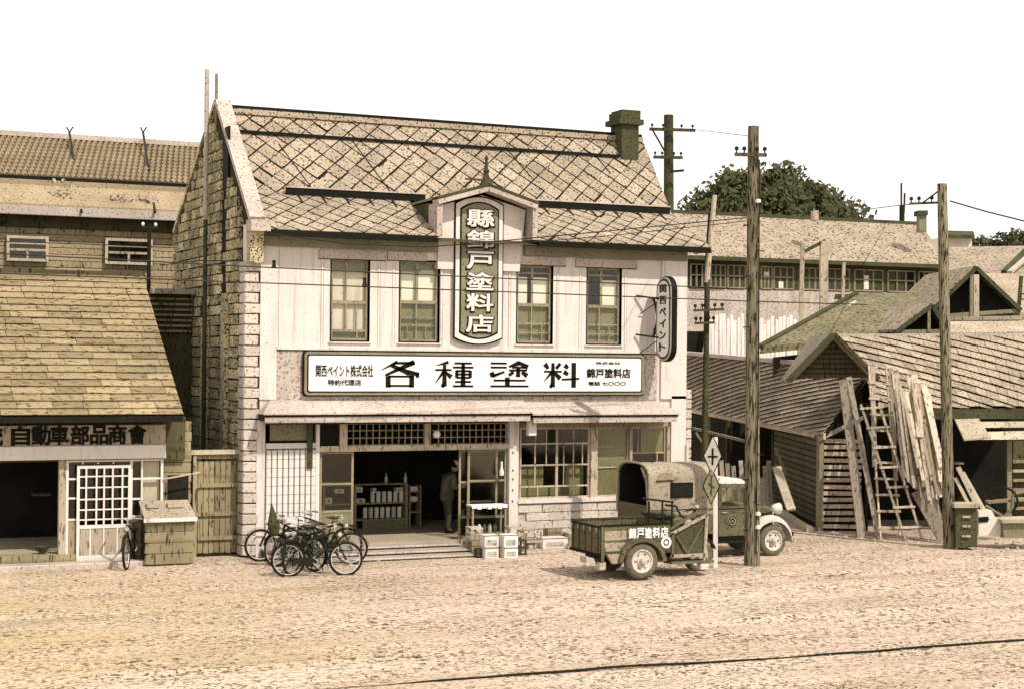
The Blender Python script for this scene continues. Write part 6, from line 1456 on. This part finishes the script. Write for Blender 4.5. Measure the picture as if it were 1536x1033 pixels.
for px, py, w__, h_, l in ((541, 737, .16, .12, 'small white carton at the left end of the top row'), (543, 753, .22, .10, 'flat white carton left of the upper tins'), (601, 738, .16, .10, 'white carton above the upper tins at right'), (564, 738, .08, .10, 'tiny carton above the upper tins'),
                           (511, 738, .22, .10, 'flat white carton behind the left glass door'), (514, 776, .20, .12, 'pale carton low behind the left glass door'), (495, 753, .16, .14, 'dark carton behind the left glass door'), (494, 725, .14, .06, 'small pale carton on the shelf top behind the left glass door')):
    x_ = sx(px); z_ = sz(py); o = MB().box(x_ - w__ / 2, x_ + w__ / 2, SY2 + .1, SY2 + .3, z_, z_ + h_).build('carton', 'goods', None, o=Vector((x_, SY2 + .2, z_))); props(o, l, 'carton')
    boxpart('carton_label', 'ink', o, x_ - w__ * .2, x_ + w__ * .2, SY2 + .097, SY2 + .0995, z_ + h_ * .3, z_ + h_ * .6)
for px, py, l in ((583, 725, 'pale bottle standing on top of the tin shelf'), (612, 725, 'second pale bottle, right end of the shelf top')):
    x_ = sx(px); z_ = sz(py); props(MB().lathe((x_, SY2 + .2, z_), [(0, 0), (.04, 0), (.04, .13), (.015, .18), (.015, .24), (0, .24)], n=10).build('bottle', 'porcelain', None, smooth=True, o=Vector((x_, SY2 + .2, z_))), l, 'bottle')
S2 = thing('side_shelf', 'small narrow shelf at the right end of the tin shelf in the doorway', 'shelf', (sx(622), SY2 + .2, FLR))
for py in (737, 752, 768): boxpart('shelf', 'window_wood', S2, sx(615), sx(631), SY2, SY2 + .3, sz(py) - .03, sz(py))
for px in (614, 630): boxpart('upright', 'window_wood', S2, sx(px), sx(px + 2), SY2, SY2 + .3, FLR, sz(728))
for i, py in enumerate((737, 752)): x_ = sx(622); z_ = sz(py); props(MB().box(x_ - .09, x_ + .09, SY2 + .05, SY2 + .2, z_, z_ + .1).build('carton', 'goods', None, o=Vector((x_, SY2 + .1, z_))), ['carton on the upper board of the narrow side shelf', 'carton on the middle board of the narrow side shelf'][i], 'carton')
# ================================================================ PERSON IN THE DOORWAY
def skinned(name, nodes, edges, m_, parent, root=0, sub=2):
    me = bpy.data.meshes.new(name); og = origin(parent) if parent else Vector((0, 0, 0))
    me.from_pydata([tuple(Vector(n_[0]) - og) for n_ in nodes], edges, []); o = link(name, me, None, parent)
    md = o.modifiers.new('skin', 'SKIN'); md.use_smooth_shade = True
    for i, n_ in enumerate(nodes):
        r = n_[1]; me.skin_vertices[0].data[i].radius = (r, r) if not isinstance(r, tuple) else r; me.skin_vertices[0].data[i].use_root = (i == root)
    sb_ = o.modifiers.new('sub', 'SUBSURF'); sb_.levels = sub; sb_.render_levels = sub
    bpy.context.view_layer.update(); dg = bpy.context.evaluated_depsgraph_get(); m2 = bpy.data.meshes.new_from_object(o.evaluated_get(dg))
    o.modifiers.clear(); o.data = m2; m2.materials.clear(); m2.materials.append(MT[m_]); return o
pp = U(671, 700, 1.35); bx, by, bz = pp.x, 1.35, FLR
PR = thing('person', 'person in dark coat and pale cap standing in the doorway, head bowed over something held', 'person', (bx, by, bz))
def L(x, y, z): return (bx + x, by + y, bz + z)
# the figure faces +x (picture right), weight on both feet, trunk bent a little forward
body = [(L(0, 0, .88), (.13, .15)), (L(.0, 0, 1.02), (.12, .14)), (L(.03, 0, 1.20), (.13, .16)), (L(.07, 0, 1.34), (.11, .15)), (L(.12, 0, 1.41), .055), (L(.16, 0, 1.46), .05),
        (L(.0, -.09, .84), .10), (L(.02, -.10, .47), .075), (L(-.02, -.10, .10), .05), (L(.10, -.11, .05), .045),
        (L(.0, .09, .84), .10), (L(.06, .10, .47), .075), (L(.04, .10, .10), .05), (L(.16, .11, .05), .045),
        (L(.08, -.18, 1.34), .065), (L(.06, -.24, 1.08), .055), (L(.27, -.15, 1.05), .042), (L(.08, .18, 1.34), .065), (L(.08, .24, 1.08), .055), (L(.28, .12, 1.08), .042)]
ed = [(0, 1), (1, 2), (2, 3), (3, 4), (4, 5), (0, 6), (6, 7), (7, 8), (8, 9), (0, 10), (10, 11), (11, 12), (12, 13), (3, 14), (14, 15), (15, 16), (3, 17), (17, 18), (18, 19)]
skinned('body', body, ed, 'cloth_dark', PR)
coat = [(L(-.005, 0, .70), (.175, .19)), (L(0, 0, .88), (.165, .185)), (L(.01, 0, 1.04), (.145, .17)), (L(.035, 0, 1.22), (.155, .185)), (L(.07, 0, 1.36), (.12, .16)),
        (L(.08, -.19, 1.34), .085), (L(.06, -.26, 1.08), .072), (L(.24, -.16, 1.05), .055), (L(.08, .19, 1.34), .085), (L(.08, .26, 1.08), .072), (L(.25, .13, 1.08), .055)]
skinned('coat', coat, [(0, 1), (1, 2), (2, 3), (3, 4), (4, 5), (5, 6), (6, 7), (4, 8), (8, 9), (9, 10)], 'cloth_coat', PR)
hc = Vector(L(.20, 0, 1.54))
head = MB(); nn = 16; prof = [(0, -.125), (.045, -.118), (.068, -.09), (.078, -.04), (.082, .02), (.078, .07), (.055, .108), (0, .125)]
head.lathe(hc, prof, (.35, 0, 1), nn)
hd_ = head.build('head', 'skin', PR, smooth=True)
for v in hd_.data.vertices:      # jaw forward, flatter temples
    d = v.co + origin(PR) - hc
    if d.x > 0: v.co.x += .012
    v.co.y -= d.y * .12
MB().prism([hc + Vector((.085, -.012, .02)), hc + Vector((.085, .012, .02)), hc + Vector((.115, .012, -.035)), hc + Vector((.115, -.012, -.035))], (-.02, 0, -.01)).build('nose', 'skin', PR)
for s_ in (-1, 1):
    MB().lathe(hc + Vector((.08, s_ * .032, .012)), [(0, -.006), (.011, 0), (0, .006)], (0, 0, 1), 8).build('eye', 'ink', PR)
    MB().lathe(hc + Vector((-.005, s_ * .075, -.005)), [(0, -.03), (.014, -.01), (.016, .015), (0, .03)], (0, 0, 1), 8).build('ear', 'skin', PR, smooth=True)
boxpart('mouth', 'cloth_dark', PR, hc.x + .088, hc.x + .096, hc.y - .02, hc.y + .02, hc.z - .064, hc.z - .059)
MB().lathe(hc + Vector((-.03, 0, .015)), [(.088, -.05), (.092, 0), (.086, .06), (.055, .108), (0, .12)], (.35, 0, 1), 16).build('hair', 'ink', PR, smooth=True)
MB().lathe(hc + Vector((.012, 0, .055)), [(.094, -.02), (.098, .01), (.085, .06), (.04, .082), (0, .085)], (.38, 0, 1), 16).build('cap', 'curtain', PR, smooth=True)
def hand(w0, dirv, s_):
    w0 = Vector(w0); dirv = Vector(dirv).normalized(); sidev = Vector((0, 0, 1)).cross(dirv).normalized(); nodes = [(w0, .024), (w0 + dirv * .045, (.020, .034)), (w0 + dirv * .085, (.016, .036))]; e_ = [(0, 1), (1, 2)]
    for k in range(4):
        o_ = (k - 1.5) * .019; l_ = (.030, .036, .034, .026)[k]; a = len(nodes)
        b0 = w0 + dirv * .088 + sidev * o_; nodes += [(b0, .0088), (b0 + dirv * l_ + Vector((0, 0, -.006)), .008), (b0 + dirv * l_ * 1.5 + Vector((0, 0, -.03)), .0075)]; e_ += [(2, a), (a, a + 1), (a + 1, a + 2)]
    a = len(nodes); nodes += [(w0 + dirv * .03 + sidev * .034 * s_, .010), (w0 + dirv * .07 + sidev * .05 * s_ + Vector((0, 0, .012)), .008)]; e_ += [(0, a), (a, a + 1)]
    return skinned('hand', nodes, e_, 'skin', PR, sub=1)
hand(L(.28, -.145, 1.06), (1, .5, .1), 1); hand(L(.29, .11, 1.09), (1, -.5, .0), -1)
for s_, zf in ((-.10, 0), (.10, 0)): MB().lathe(L(.06 if s_ < 0 else .12, s_, .045), [(0, -.13), (.04, -.11), (.05, 0), (.045, .08), (.0, .14)], (1, 0, 0), 12).build('shoe', 'ink', PR, smooth=True)
pa = Vector(L(.40, -.02, 1.10)); props(MB().bar(pa - Vector((0, .09, 0)), pa + Vector((0, .09, .02)), .14, .008, up=(-.5, 0, 1)).build('paper', 'sign_white', None, o=pa), 'sheet of white paper held by the person in the doorway', 'paper')
# small drain, puddle-dark oil marks and debris at the kerb
mb = MB()
for _ in range(420):
    p = G(random.uniform(-20, 1540), random.uniform(838, 856)) if _ % 2 else G(random.uniform(1180, 1540), random.uniform(796, 830)); r = random.uniform(.015, .05)
    mb.lathe((p.x, p.y, .0), [(r, 0), (r * .8, r * .7), (0, r)], n=5)
props(mb.build('rubble', 'concrete'), kind='stuff')
